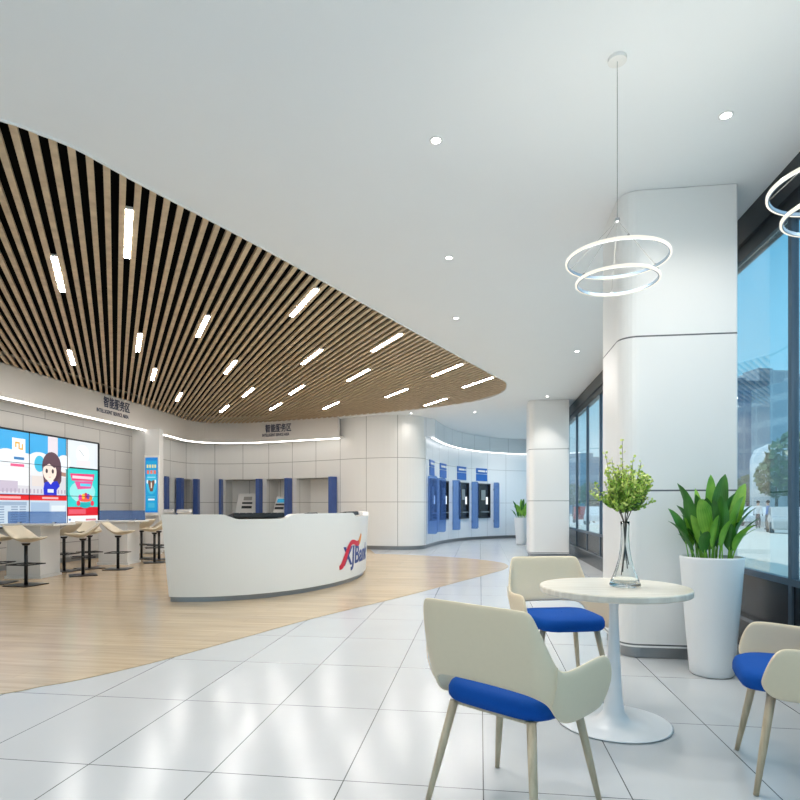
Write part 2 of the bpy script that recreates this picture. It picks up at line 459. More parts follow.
for k in range(k0, k1 + 1):
    c = ref + k * PITCH
    for t0, t1 in clip(c):
        if t1 - t0 < .03: continue
        a = clip(c - SW / 2 + 1e-4); b = clip(c + SW / 2 - 1e-4)
        a = min(a, key=lambda q: abs(q[0] - t0) + abs(q[1] - t1)) if a else (t0, t1)
        b = min(b, key=lambda q: abs(q[0] - t0) + abs(q[1] - t1)) if b else (t0, t1)
        vs = []
        for z in (0.0, .032):
            for cc, tt in ((c - SW / 2, a[0]), (c + SW / 2, b[0]), (c + SW / 2, b[1]), (c - SW / 2, a[1])):
                q = sp_ * cc + sd * tt; vs.append((q.x + 3, q.y - 9, z))
        sl.add(vs, [(3, 2, 1, 0), (4, 5, 6, 7), (0, 1, 5, 4), (1, 2, 6, 5), (2, 3, 7, 6), (3, 0, 4, 7)])
sl.build('slats', M['slat'], sc_)
bk = MB(); bk.prism([(p.x + 3, p.y - 9) for p in slat_poly], .2, .24); bk.build('backing_board', M['void'], sc_)
et = MB()
ins = Path(edge).offset(-.012)
e2 = Path(edge)
for i in range(len(edge) - 1):
    a, b, c, d = edge[i], edge[i + 1], ins[i + 1], ins[i]
    et.add([(q.x + 3, q.y - 9, z) for z in (-.012, .1) for q in (a, b, c, d)], [(3, 2, 1, 0), (4, 5, 6, 7), (0, 1, 5, 4), (2, 3, 7, 6)])
et.build('edge_trim', M['white'], sc_)

# linear lights in the gaps
lin_px = [(131.2, 210.6, 128.2, 258.2), (53.2, 256.7, 60.7, 291.9), (140.9, 334.3, 138.7, 351.9), (67.5, 350.4, 72, 365), (211, 316.3, 201.3, 338), (156, 369, 153.7, 380.4),
          (233, 360.5, 223.8, 373.6), (181.3, 393.6, 178.3, 401), (253.7, 388.8, 243, 396.5), (311, 289.4, 289, 315.6), (320.6, 350, 303, 364.4), (403, 334.4, 374, 352), (371, 370, 350.6, 381.2),
          (462, 364.4, 433, 376.4), (494, 378, 465, 387.6), (305.6, 385.7, 291.7, 395), (282.4, 403.5, 271.7, 410), (338.2, 402.6, 323.2, 409), (408, 389.5, 386, 397.4), (445, 398.5, 423.7, 405.6), (227, 406, 220, 412)]
desc = ['nearest the white ceiling edge at upper left', 'leftmost large strip, left of the nearest one', 'below the nearest strip', 'farthest left small strip', 'right of centre-left, half way down the slats', 'small one straight below the third strip',
        'middle of the field', 'small strip just above the left fascia lettering', 'short strip behind the middle one', 'longest bright strip near the front curved edge', 'second row behind the longest bright strip', 'next along the curved front edge', 'behind the strip along the curved edge',
        'long thin one near the right tip', 'last one in the rounded right tip', 'third row in the centre', 'near the back fascia end', 'far row, right of the back fascia lettering', 'far row towards the right', 'far back edge under the right tip', 'tiny one by the curved fascia corner']
for (u0, v0, u1, v1), dsc in zip(lin_px, desc):
    q0, q1 = W(u0, v0, CEIL), W(u1, v1, CEIL)
    c = (q0 + q1) / 2
    k = round((c.dot(sp_) - ref) / PITCH - .5)
    c = sp_ * (ref + (k + .5) * PITCH) + sd * c.dot(sd)
    t = thing('linear_light', 'white linear LED strip between ceiling slats, ' + dsc, 'light', (c.x, c.y, CEIL), math.atan2(sd.y, sd.x), 'linear lights in the slatted ceiling')
    w = PITCH - SW - .006
    MB().box((0, 0, .018), (1.05, w, .026)).build('housing', M['white'], t)
    MB().box((0, 0, .001), (1.04, w - .004, .006)).build('diffuser', M['linear'], t)

# ------------------------------------------------------------------ walls
sN = [(REC.hit(160.5), REC.hit(171)), (REC.hit(180), REC.hit(191.5)), (REC.hit(224.5), REC.hit(259)), (REC.hit(266), REC.hit(288.5)), (REC.hit(296), REC.hit(333))]
NZ = 2.0
wl = MB(); wl.ribbon(REC.sub(0, REC.at and 17.0), .1, CEIL, .3)
def wl_panels():
    m, N, L, b = new_mat('staggered_wall_panels')
    tc = N.new('ShaderNodeTexCoord')
    br = N.new('ShaderNodeTexBrick'); br.inputs['Scale'].default_value = 1; br.inputs['Brick Width'].default_value = 1.15; br.inputs['Row Height'].default_value = .42
    br.inputs['Mortar Size'].default_value = .006; br.inputs['Color1'].default_value = (*S(186, 183, 179), 1); br.inputs['Color2'].default_value = (*S(196, 193, 189), 1); br.inputs['Mortar'].default_value = (*S(105, 103, 101), 1)
    L.new(tc.outputs['UV'], br.inputs['Vector']); L.new(br.outputs['Color'], b.inputs['Base Color']); b.inputs['Roughness'].default_value = .35
    return m
struct(wl.build('wall_left', wl_panels()))
wb = MB()
s0 = 17.0
wb.ribbon(REC.sub(s0, REC.L), NZ, CEIL, .3, 0, s0)
cur = s0
for a, b in sN:
    wb.ribbon(REC.sub(cur, a), .1, NZ, .3, 0, cur)
    seg = REC.sub(a, b); sub = Path(seg); back = [Vector(q) for q in sub.offset(-.65)]
    wb.ribbon(back, .1, NZ, .1, 0, a)
    for q0, q1 in ((seg[0], back[0]), (seg[-1], back[-1])):
        d = (q1 - q0).normalized(); n = Vector((d.y, -d.x)) * .02
        wb.prism([q0 + n, q1 + n, q1 - n, q0 - n], .1, NZ)
    wb.prism([*seg, *reversed(back)], NZ, NZ + .02)
    wb.prism([*seg, *reversed(back)], .08, .1)
    cur = b
wb.ribbon(REC.sub(cur, REC.L), .1, NZ, .3, 0, cur)
struct(wb.build('wall_back', M['wall']))
bb = MB(); bb.ribbon(Path(REC.sub(0, REC.L)).offset(-.03), 0, .1, .2); struct(bb.build('baseboard_back', M['plinth']))
wr = MB(); wr.ribbon(nic, .1, 3.12, .3); wr.ribbon([REC.at(REC.L - .12, .0)] + NIC.offset(.2)[2:], 3.12, CEIL, .5)
struct(wr.build('wall_right', M['wallR']))
br_ = MB(); br_.ribbon(NIC.offset(-.03), 0, .1, .2); struct(br_.build('baseboard_right', M['plinth']))
# return of the corridor niche
c0, c1 = REC.at(REC.L), NIC.at(0)
struct(MB().ribbon(NIC.offset(.19)[1:], 3.095, 3.12, .05).build('trim_1', M['cove_soft']))
# fascia
fa = MB(); fa.ribbon(fas, 3.08, CEIL + .16, .1)
fo = FAS.offset(-.1); 
ro = [REC.at(REC.L * 0)] 
struct(fa.build('trim_2', M['fascia']))
so = MB(); rs = [q for q in FAS.offset(-.75)]; so.ribbon(FAS.offset(-.1), 3.10, 3.14, .6); struct(so.build('trim_3', M['white_matt']))
cv = MB(); cv.ribbon(FAS.offset(-.06), 3.058, 3.076, .04); struct(cv.build('trim_4', M['cove']))
# fascia lettering
def on_path(path, sc, zc, off, flip=1):
    def f(x, y, z):
        q = path.at(sc + x * flip, off + z); return (q.x, q.y, zc + y)
    return f
s1 = FAS.hit(117); s2 = FAS.hit(278.5); s1b = FAS.hit(113); s2b = FAS.hit(276)
for sA, sB, where in ((s1, s1b, 'straight fascia above the screens at left'), (s2, s2b, 'curved fascia behind the reception counter')):
    t = thing('wall_sign', 'small navy two-line Chinese and English lettering on the ' + where, 'sign', (0, 0, 0))
    q = FAS.at(sA)
    loc = Vector((q.x, q.y, 3.35)); t.location = loc
    mk = lambda sc, zc: (lambda x, y, z: tuple(Vector(on_path(FAS, sc, zc, .006)(x, y, z)) - loc))
    put_text('智能服务区', .25, 'chinese_lettering', M['text'], mk(sA, 3.46 if sA == s1 else 3.44), t, sx=.78 if sA == s1 else .72)
    put_text('INTELLIGENT SERVICE AREA', .115, 'english_lettering', M['text'], mk(sB, 3.26 if sA == s1 else 3.26), t, sx=.80 if sA == s1 else .64)

# pier between the screens and the back recess
pr = MB(); pr.box((-8.46, 13.90, 1.57), (.42, .2, 3.06)); pr.box((-8.06, 13.77, 1.57), (.38, .19, 3.06)); pr.box((-8.27, 13.80, .03), (.76, .1, .06))
struct(pr.build('wall_pier', M['white_matt']))
# end walls outside the view
struct(MB().box((-9.1, 21.2, 1.8), (.2, 4.4, 3.7)).build('wall_far', M['white_matt']))

# ------------------------------------------------------------------ windows (right side)
ys = [4.556 + 1.365 * k for k in range(-6, 14)]
ys = [y for y in ys if NY0 + .3 < y < NY1 - .2]; ys = [NY0] + ys + [NY1]
for i in range(len(ys) - 1):
    y0, y1 = ys[i], ys[i + 1]
    f = MB()
    f.box((GX + .035, y0 + .03, 1.82), (.05, .048, 3.2)); 
    f.box((GX + .035, (y0 + y1) / 2 + .03, .64), (.05, y1 - y0 - .048, .05))
    o = f.build('window_%d' % (i + 1), M['mullion']); struct(o)
    MB().box((GX + .035, (y0 + y1) / 2 + .03, 1.967), (.010, y1 - y0 - .048, 2.604)).build('glass_pane', M['glass'], o)
    MB().box((GX + .035, (y0 + y1) / 2 + .03, .443), (.02, y1 - y0 - .05, .344)).build('spandrel_panel', M['darkpanel'], o)
hb = MB(); hb.box((GX + .05, (NY0 + NY1) / 2, 3.46), (.1, NY1 - NY0, .38)); hb.box((GX - .015, (NY0 + NY1) / 2, 3.42), (.03, NY1 - NY0, .06))
struct(hb.build('trim_5', M['dark']))
sb = MB(); sb.box((GX + .05, (NY0 + NY1) / 2, .12), (.1, NY1 - NY0, .24)); struct(sb.build('trim_6', M['darkpanel']))
sr = MB(); sr.box((GX + .03, (NY0 + NY1) / 2, .255), (.12, NY1 - NY0, .03)); struct(sr.build('trim_7', M['sill']))
# unseen wall behind the camera, glazed as an entrance to let sky light in
bf = MB()
for x in [-8.6 + 1.54 * k for k in range(8)]: bf.box((x, -3.05, 1.82), (.07, .12, 3.64))
bf.box((-3.2, -3.05, .06), (10.9, .12, .12)); bf.box((-3.2, -3.05, 3.55), (10.9, .12, .2))
o = struct(bf.build('window_30', M['mullion'])); MB().box((-3.2, -3.05, 1.8), (10.8, .012, 3.4)).build('glass_pane', M['glass'], o)

# ------------------------------------------------------------------ columns
def rrect(x0, x1, y0, y1, r, n=8, rb=None):
    out = []
    rb = rb or r; r0 = r
    for cx, cy, a, r in ((x1 - rb, y1 - rb, 0, rb), (x0 + r, y1 - r, PI / 2, r0), (x0 + r, y0 + r, PI, r0), (x1 - rb, y0 + rb, 1.5 * PI, rb)):
        for k in range(n + 1):
            t = a + PI / 2 * k / n; out.append((cx + r * math.cos(t), cy + r * math.sin(t)))
    return out
def column(yf, label, depth=.8, xc=1.52, hw=.43):
    t = thing('column', label, 'column', (xc, yf + depth / 2, 0), 0, 'white panelled columns along the windows')
    c = MB().prism(rrect(-hw, hw, -depth / 2, depth / 2, .14, 8, .02), .09, CEIL - .005).build('cladding', M['column'], t, smooth=False)
    for p in c.data.polygons: p.use_smooth = abs(p.normal.z) < .5
    MB().prism(rrect(-hw + .03, hw - .03, -depth / 2 + .03, depth / 2 - .03, .12, 8, .02), .003, .09).build('steel_plinth', M['plinth'], t)
    return t
column(4.80, 'large white panelled square column with rounded corners beside the tall planter')
column(14.0, 'distant white panelled column beside the far windows, right of the cash machines', .9, 1.585, .455)

# ------------------------------------------------------------------ downlights
dl = [(436, 140, 'under the open white ceiling left of the ring pendant'), (726, 115, 'between the ring pendants, in front of the big column'), (449, 257.5, 'midway between ceiling front and slatted field'), (456, 318, 'right of the slatted field'), (411, 413, 'in front of the back wall, behind the slatted tip'), (475, 412, 'before the cash machine wall'), (577, 351, 'between the two columns'), (548, 396.5, 'just in front of the distant column')]
def downlight(x, y, label):
    t = thing('downlight', label, 'light', (x, y, CEIL), 0, 'round recessed downlights')
    MB().lathe([(.0, 0), (.044, 0), (.044, -.005), (.034, -.007), (.031, -.003), (0, -.003)], n=20).build('trim_ring', M['white'], t)
    MB().lathe([(0, -.0045), (.030, -.0045), (.030, -.0035), (0, -.0035)], n=20).build('lens', M['down'], t)
    return t
def spot(x, y, e, blend=.9, size=140, z=CEIL - .03, col=(1, .945, .88)):
    l = bpy.data.lights.new('spot', 'SPOT'); l.energy = e; l.spot_size = math.radians(size); l.spot_blend = blend; l.color = col; l.shadow_soft_size = .06
    o = bpy.data.objects.new('spot', l); COL.objects.link(o); o.location = (x, y, z); return o
for u, v, d in dl:
    q = W(u, v, CEIL)
    if v == 396.5: q = Vector((1.5, 13.55))
    downlight(q.x, q.y, 'small round white downlight ' + d)
    spot(q.x, q.y, (50 if v != 413 else 12) if v != 396.5 else 60, size=140 if v != 396.5 else 80)
FILL_SPOTS = [(-6.5, -1.5), (-6.5, .8), (-3.5, -1.5), (-3.5, .8), (-.5, -1.5), (-.5, .8), (1.2, -.4), (-1.2, 3.2), (.9, 6.4), (.9, 9.0), (.9, 11.5), (.2, 17.6), (.9, 19.2), (1.4, 20.9), (-.2, 14.2)]  # added fill lamps brightening floor, ceiling and back walls; most have no fixture
for x, y in FILL_SPOTS: spot(x, y, 45 if y < 2 else 85)
for (x, y) in [(-6.5, -1.5), (-3.5, -1.5), (-.5, -1.5), (-6.5, .8), (-3.5, .8), (-.5, .8)]:  # unseen fixtures added to go with the fill lamps out of view
    downlight(x, y, 'round white downlight added for fill light near the entrance front, outside the picture')

# ------------------------------------------------------------------ ring pendants
def ring(R, hz, name, parent):
    b = MB(); e = MB(); n = 96
    pf = [(R - .008, -.007), (R - .003, -.007), (R - .003, .008), (R - .008, .008), (R - .008, -.007)]
    b.lathe([(r, z + hz) for r, z in pf], n=n)
    pf = [(R - .0028, -.008), (R + .004, -.008), (R + .006, -.006), (R + .006, .006), (R + .004, .008), (R - .0028, .008), (R - .0028, -.008)]
    e.lathe([(r, z + hz) for r, z in pf], n=n)
    o = b.build(name, M['ringb'], parent, smooth=False); e.build('led_strip', M['ring'], o)
def pendant(x, y, label):
    t = thing('ring_pendant', label, 'pendant light', (x, y, CEIL), 0, 'double ring pendant lights')
    zt = 2.545 - CEIL; zl = 2.425 - CEIL; zh = 2.76 - CEIL
    ring(.268, zt, 'large_ring', t); ring(.215, zl, 'small_ring', t)
    MB().lathe([(0, 0), (.05, 0), (.05, -.02), (0, -.02)], n=24).build('ceiling_rose', M['white'], t)
    MB().lathe([(0, .012), (.012, .01), (.014, -.01), (0, -.014)], (0, 0, zh), n=12).build('hub', M['chrome'], t)
    MB().tube([(0, 0, -.01), (0, 0, zh)], .0018, 6).build('main_cable', M['grey'], t)
    for R, z, a0 in ((.268, zt, .5), (.215, zl, 1.5)):
        w = MB()
        for k in range(3):
            a = a0 + k * 2 * PI / 3
            w.tube([(0, 0, zh), (R * math.cos(a), R * math.sin(a), z + .012)], .0009, 5)
            w.box((R * math.cos(a), R * math.sin(a), z + .010), (.008, .010, .012), a)
        w.build('suspension_wires', M['grey'], t)
    l = bpy.data.lights.new('ring', 'POINT'); l.energy = 9; l.color = (1, .94, .82); l.shadow_soft_size = .2
    o = bpy.data.objects.new('ring', l); COL.objects.link(o); o.location = (x, y, 2.5)
q = P(613.8, 3.24); TBL = q
pendant(P(617.3, 3.24).x, P(617.3, 3.24).y, 'double ring pendant light hanging on a thin cable above the round table')
q = P(842, 2.48); pendant(q.x, q.y, 'double ring pendant light cut off by the right picture edge')

# ------------------------------------------------------------------ round table and vase
def round_table():
    t = thing('round_table', 'round pale wood cafe table on a white pedestal carrying the glass vase', 'table', (TBL.x, TBL.y, 0))
    top = MB().lathe([(0, .712), (.378, .712), (.393, .716), (.396, .722), (.396, .744), (.392, .75), (0, .75)], n=96).build('tabletop', M['tabletop'], t, smooth=False)
    prof = [(0, .004), (.295, .004), (.30, .007), (.29, .010), (.2, .013), (.09, .022), (.058, .06), (.044, .15), (.036, .3), (.028, .5), (.023, .62), (.03, .69), (.08, .708), (.08, .7119), (0, .7119)]
    MB().lathe(prof, n=64).build('pedestal', M['pot'], t, smooth=True)
    return t
round_table()
V = P(625, 3.22)
def vase():
    t = thing('glass_vase', 'clear conical flask-shaped glass vase holding green sprigs on the round table', 'vase', (V.x, V.y, .7505))
    out = [(0, 0), (.07, 0), (.08, .004), (.082, .012), (.07, .045), (.052, .09), (.035, .15), (.025, .21), (.021, .28), (.022, .33), (.025, .355)]
    inn = [(.023, .355), (.0195, .33), (.0185, .28), (.022, .21), (.032, .15), (.048, .09), (.064, .048), (.07, .03), (.06, .022), (0, .02)]
    return MB().lathe(out + inn, n=48).build('glass_body', M['vase'], t, smooth=True)
vase()
def sprigs():
    random.seed(21)
    t = thing('leafy_sprigs', 'bunch of yellow-green small-leaved sprigs standing in the glass vase', 'cut foliage', (V.x, V.y, .7505 + .03))
    st = MB(); lv = MB()
    def leaf(p, d, r, mi):
        d = d.normalized(); a = d.orthogonal().normalized(); a = Matrix.Rotation(random.uniform(0, 2 * PI), 3, d) @ a
        n = d.cross(a)
        l = r * 1.25
        pts = [p, p + d * l * .3 + a * r * .5 + n * r * .1, p + d * l * .8 + a * r * .42 + n * r * .15, p + d * l * 1.12, p + d * l * .8 - a * r * .42 + n * r * .15, p + d * l * .3 - a * r * .5 + n * r * .1]
        lv.add(pts, [(0, 1, 2, 3, 4, 5)], mi)
    for k in range(5):
        a = k * 1.26; pts = [(.02 * math.cos(a + 2.6), .02 * math.sin(a + 2.6), .03 + .02 * k), (.0, 0, .2), (.010 * math.cos(a), .010 * math.sin(a), .33), (.035 * math.cos(a), .035 * math.sin(a), .39)]
        st.tube(pts, .0026, 6)
    C0 = Vector((0, 0, .385))
    rt = Vector((CT, ST, 0)); fw = Vector((-ST, CT, 0))
    tops = [((-.015), .40, .0), (-.10, .33, .02), (.045, .31, .0), (.075, .28, -.03), (-.16, .16, .0), (-.175, .12, .02), (.13, .14, 0), (.15, .17, .02), (.10, .2, .03), (-.12, .24, -.04), (-.06, .3, .03), (0.0, .29, .04)]
    for k in range(120): 
        a = random.uniform(0, 2 * PI); r = random.uniform(.02, .15)
        tops.append((r * math.cos(a), random.uniform(.06, .25) * (1.15 - r * 2.2), r * math.sin(a)))
    for i, (x, z, y) in enumerate(tops):
        end = C0 + rt * x + fw * y + Vector((0, 0, z - .02))
        mid = C0 + (rt * x + fw * y) * .65 + Vector((0, 0, z * .35 - .02))
        path = [C0 + (end - C0) * 0]
        n = 14
        pts = []
        for j in range(n + 1):
            s = j / n
            pts.append((1 - s) ** 2 * C0 + 2 * s * (1 - s) * mid + s * s * end)
        st.tube(pts[::2], .0011, 4)
        for j in range(2, n + 1):
            for q_ in range(3):
                d = (pts[j] - pts[j - 1]).normalized()
                sd_ = Vector((random.uniform(-1, 1), random.uniform(-1, 1), random.uniform(-.5, 1)))
                dd = (d * .4 + sd_)
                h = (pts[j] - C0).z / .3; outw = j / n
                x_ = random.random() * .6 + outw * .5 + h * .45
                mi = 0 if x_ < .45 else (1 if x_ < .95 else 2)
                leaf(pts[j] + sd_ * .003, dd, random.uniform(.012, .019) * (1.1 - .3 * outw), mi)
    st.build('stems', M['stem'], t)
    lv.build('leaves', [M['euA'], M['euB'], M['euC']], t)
sprigs()

# ------------------------------------------------------------------ tall planters
def planter(loc, label, plabel, sc=1.0, nleaf=46, seed=5):
    t = thing('tall_planter', label, 'planter', (*loc, 0.0), 0)
    t.scale = (sc, sc, sc)
    prof = [(0, .003), (.132, .003), (.142, .012), (.149, .1), (.178, .45), (.206, .82), (.206, .834), (.191, .834), (.188, .79), (0, .79)]
    MB().lathe(prof, n=48).build('pot', M['pot'], t, smooth=True)
    MB().lathe([(0, .805), (.1875, .805), (.186, .792), (0, .792)], n=40).build('soil', M['soil'], t)
    t2 = thing('broadleaf_plant', plabel, 'plant', (loc[0], loc[1], .80 * sc), 0); t2.scale = (sc, sc, sc)
    random.seed(seed)
    lv = MB(); ss = MB()
    rt = Vector((CT, ST, 0)); fw = Vector((-ST, CT, 0))
    spec = [(-.10, .0, -.30, -.05, .50, .030, 0), (-.05, -.12, -.20, -.22, .40, .05, 1), (.03, -.02, .10, -.02, .56, .042, 0), (.10, -.1, .17, -.16, .42, .045, 1), (.12, -.05, .26, -.02, .50, .04, 1), (.0, .02, .02, .05, .56, .032, 1), (.13, .0, .30, -.05, .36, .045, 0), (.08, -.14, .19, -.28, .24, .04, 1), (-.12, -.12, -.16, -.25, .20, .035, 0),
            (-.15, -.02, -.38, -.06, .26, .016, 0), (-.15, -.05, -.32, -.10, .18, .014, 0), (.16, 0, .38, -.03, .28, .016, 0), (.15, .03, .40, .0, .22, .012, 1), (-.06, .05, -.26, .05, .36, .03, 0), (-.02, -.15, .04, -.25, .28, .03, 1), (-.08, -.15, -.06, -.22, .30, .022, 1), (.02, -.12, .0, -.14, .42, .035, 0), (-.10, .03, -.24, -.04, .42, .036, 0)]
    while len(spec) < nleaf:
        a = random.uniform(0, 2 * PI); r = random.uniform(.02, .17); k = random.uniform(.04, .16)
        spec.append((r * math.cos(a), r * math.sin(a), (r + k) * math.cos(a + random.uniform(-.3, .3)), (r + k) * math.sin(a), random.uniform(.2, .48), random.uniform(.022, .042), random.choice((0, 0, 1))))
    for x0, y0, x1, y1, h, w, mi in spec:
        b = (rt * x0 + fw * y0) * .9; e = (rt * x1 + fw * y1) * .88; h *= 1.1; w *= 1.25
        rows = []; n = 10
        p_base = b + Vector((0, 0, .0))
        ctrl = b + (e - b) * .25 + Vector((0, 0, h * .75))
        tip = e + Vector((0, 0, h))
        prev = None; spine = []
        for j in range(n + 1):
            s = j / n; spine.append((1 - s) ** 2 * p_base + 2 * s * (1 - s) * ctrl + s * s * tip)
        side = (tip - p_base).cross(Vector((0, 0, 1)))
        side = side.normalized() if side.length > .02 else rt
        # blades turn partly towards the viewer of the room
        side = (Matrix.Rotation(random.uniform(-.5, .5), 3, 'Z') @ (side * .5 + rt * (.5 if side.dot(rt) >= 0 else -.5))).normalized()
        j0 = 3
        ss.tube(spine[:j0 + 1], [.004, .004, .004, .004], 5)
        for j in range(j0 - 1, n + 1):
            s = (j - j0 + 1) / (n - j0 + 1)
            ww = w * (math.sin(PI * min(1, s ** .8)) ** .75 * .98 + .02 if s < 1 else .02)
            d = (spine[min(j + 1, n)] - spine[max(j - 1, 0)]).normalized(); nn = side.cross(d).normalized()
            rows.append([spine[j] + side * ww * q_ + nn * (abs(q_) * ww * .35) for q_ in (-1, -.5, 0, .5, 1)])
        lv.grid(rows, mi, uv=True)
    ss.build('stems', M['leafL'], t2)
    o = lv.build('leaves', [M['leafD'], M['leafL']], t2, smooth=True)
q = P(711.5, 4.18)
planter(q, 'tall tapered glossy white planter beside the large column', 'broad-leaved green plant growing in the tall white planter by the large column')
q = P(521, 18.2)
planter(q, 'small-looking distant white planter at the far end of the corridor', 'green broad-leaved plant in the distant planter behind the far column', 1.0, 30, 9)

# ------------------------------------------------------------------ cafe chairs
def make_chair(label):
    t = thing('cafe_chair', label, 'chair', (0, 0, 0), 0, 'cream and blue chairs round the cafe table')
    half = [((0, -.205, .53), (0, -.275, .838)), ((.12, -.205, .528), (.12, -.275, .838)), ((.18, -.205, .525), (.215, -.272, .838)), ((.205, -.20, .52), (.240, -.264, .832)), ((.228, -.19, .512), (.254, -.240, .775)),
            ((.252, -.165, .495), (.282, -.178, .640)), ((.264, -.135, .43), (.288, -.138, .610)), ((.268, -.05, .405), (.292, -.03, .615)), ((.268, .08, .403), (.297, .07, .625)), ((.268, .17, .405), (.30, .14, .628)), ((.269, .21, .425), (.302, .175, .622)), ((.271, .235, .47), (.303, .20, .585))]
    cols = [((-a[0], a[1], a[2]), (-b[0], b[1], b[2])) for a, b in reversed(half[1:])] + half
    rows = []
    for k in range(5):
        s = k / 4; bul = math.sin(PI * s) * .012
        r = []
        for a, b in cols:
            a, b = Vector(a), Vector(b); p = a.lerp(b, s)
            o = Vector((p.x, p.y, 0)).normalized() * bul
            r.append(tuple(p + o))
        rows.append(r)
    o = MB().grid(rows).build('backrest', M['shell'], t); solid(o, .020, 0); subsurf(o, 2)
    # seam lines where the arms fold forward
    for s in (-1, 1):
        x = [Vector((s * abs(rows[k][6][0]), rows[k][6][1], rows[k][6][2])) for k in range(5)]
        pts = [p + Vector((s * .0125, -.006, 0)) for p in x]
        MB().tube(pts, .0022, 6).build('seam_piping', M['shell'], o)
    # seat cushion
    def outline(k, dz=0):
        pts = []
        for i in range(28):
            a = 2 * PI * i / 28; ca, sa = math.cos(a), math.sin(a); e = .42
            x = .238 * k * math.copysign(abs(ca) ** e, ca); y = (.235 * k) * math.copysign(abs(sa) ** e, sa)
            if y > 0: x *= 1 - .12 * (y / .25) ** 2
            pts.append((x, y + .05, dz + (.0 if y < .1 else -.012 * ((y - .1) / .15) ** 2)))
        return pts
    rows = [outline(.02, .418), outline(.85, .418), outline(.96, .423), outline(1.0, .437), outline(1.0, .465), outline(.965, .485), outline(.88, .494), outline(.5, .499), outline(.02, .5)]
    rows = [r + [r[0]] for r in rows]
    o = MB().grid(rows).build('seat_cushion', M['bluefab'], t, smooth=True, weld=True)
    o = MB().box((0, .02, .410), (.35, .35, .014)).build('seat_frame', M['legwood'], t); bevel(o, .004)
    for sx, sy in ((-1, -1), (1, -1), (-1, 1), (1, 1)):
        a = Vector((sx * .175, sy * .165 + .01, .416)); b = Vector((sx * .245, sy * .245, .002))
        MB().tube([a, a.lerp(b, .5), b], [.0185, .016, .0105], 10).build('leg', M['legwood'], t, smooth=True)
    return t
def ang(f):     # heading given in camera frame (right, forward) -> z rotation so that local +Y points there
    w = Vector((f[0] * CT - f[1] * ST, f[0] * ST + f[1] * CT)); return math.atan2(w.y, w.x) - PI / 2
ch = make_chair('cream shell chair with blue seat in the left foreground, its back to the viewer')
p = C(.45, 2.34); ch.location = (p.x, p.y, 0); ch.rotation_euler = (0, 0, ang((.69, .72)))
p = C(1.05, 3.90); dup(ch, (p.x, p.y, 0), ang((.12, -.99)), 'cream shell chair with blue seat behind the round table, facing the viewer')
p = C(1.78, 2.56); dup(ch, (p.x, p.y, 0), ang((-.93, .37)), 'cream shell chair with blue seat cut by the right picture edge, below the windows')

# ------------------------------------------------------------------ reception counter
EC, EA, EB = (-2.62, 10.4), 2.01, 3.15
def ell(phi, off=0):
    n = Vector((math.cos(phi) / EA, math.sin(phi) / EB)).normalized()
    return Vector((EC[0] + EA * math.cos(phi), EC[1] + EB * math.sin(phi))) + n * off
ph0, ph1 = math.radians(-96.5), math.radians(28)
NP = 110
phs = [ph0 + (ph1 - ph0) * i / NP for i in range(NP + 1)]
def camw(p): return C(p.x, p.y)
def u_of(p): return 400 + FX * p.x / p.y
RC = camw(ell(math.radians(-60), -.3))
rcp = thing('reception_counter', 'long curved white reception counter with bank logo under the slatted ceiling', 'reception counter', (RC.x, RC.y, 0))
def loc2(p): w = camw(p); return (w.x - RC.x, w.y - RC.y)
def off_left(p, k): return p
ZT, ZW = 1.085, 1.0
def topz(i):
    u = u_of(ell(phs[i], .07))
    def notch(a, b, c, d):
        if u <= a or u >= d: return 0
        if u < b: return (u - a) / (b - a)
        if u > c: return (d - u) / (d - c)
        return 1
    k = max(notch(224, 238, 287, 295), notch(354.5, 357.5, 390, 400) if phs[i] < math.radians(4) else 0)
    return ZT - .062 * k
body = MB()
def row(off_fn):
    return [off_fn(i) for i in range(NP + 1)]
slide = Vector((-.07, 0))
rows = []
for z, o in ((.07, .0), (.35, .013), (.75, .030)):
    rows.append([(*loc2(ell(phs[i], o) + slide * (1 if i == 0 else 0) * (o / .045)), z) for i in range(NP + 1)])
rows.append([(*loc2(ell(phs[i], .045) + slide * (1 if i == 0 else 0)), topz(i)) for i in range(NP + 1)])
rows.append([(*loc2(ell(phs[i], -.06)), topz(i)) for i in range(NP + 1)])
rows.append([(*loc2(ell(phs[i], -.06)), ZW) for i in range(NP + 1)])
rows.append([(*loc2(ell(phs[i], -.7)), ZW) for i in range(NP + 1)])
rows.append([(*loc2(ell(phs[i], -.7)), ZW - .04) for i in range(NP + 1)])
rows.append([(*loc2(ell(phs[i], -.12)), ZW - .04) for i in range(NP + 1)])
rows.append([(*loc2(ell(phs[i], -.12)), .07) for i in range(NP + 1)])
rows.append(rows[0])
body.grid(rows)
for i in (0, NP):
    cap = [r[i] for r in rows[:-1]]
    body.add(cap, [tuple(range(6)) + (6, 7, 8, 9)])
body.build('counter_body', M['white'], rcp)
pl = MB()
for a in (0,):
    r1 = [[(*loc2(ell(p, o)), z) for p in phs] for o, z in ((-.035, .006), (-.035, .07), (-.11, .07), (-.11, .006), (-.035, .006))]
    pl.grid(r1)
    for i in (0, NP): pl.add([r[i] for r in r1[:-1]], [(0, 1, 2, 3)])
pl.build('steel_plinth', M['plinth'], rcp)
# inner pedestals that carry the worktop
for deg in (-94, -60, -20, 20):
    p = ell(math.radians(deg), -.42); q = ell(math.radians(deg), -.12); w = camw(p); w2 = camw(q)
    a = math.atan2(w2.y - w.y, w2.x - w.x)
    MB().box((w.x - RC.x, w.y - RC.y, .481), (.5, .3, .95), a).build('pedestal_cabinet', M['white_matt'], rcp)
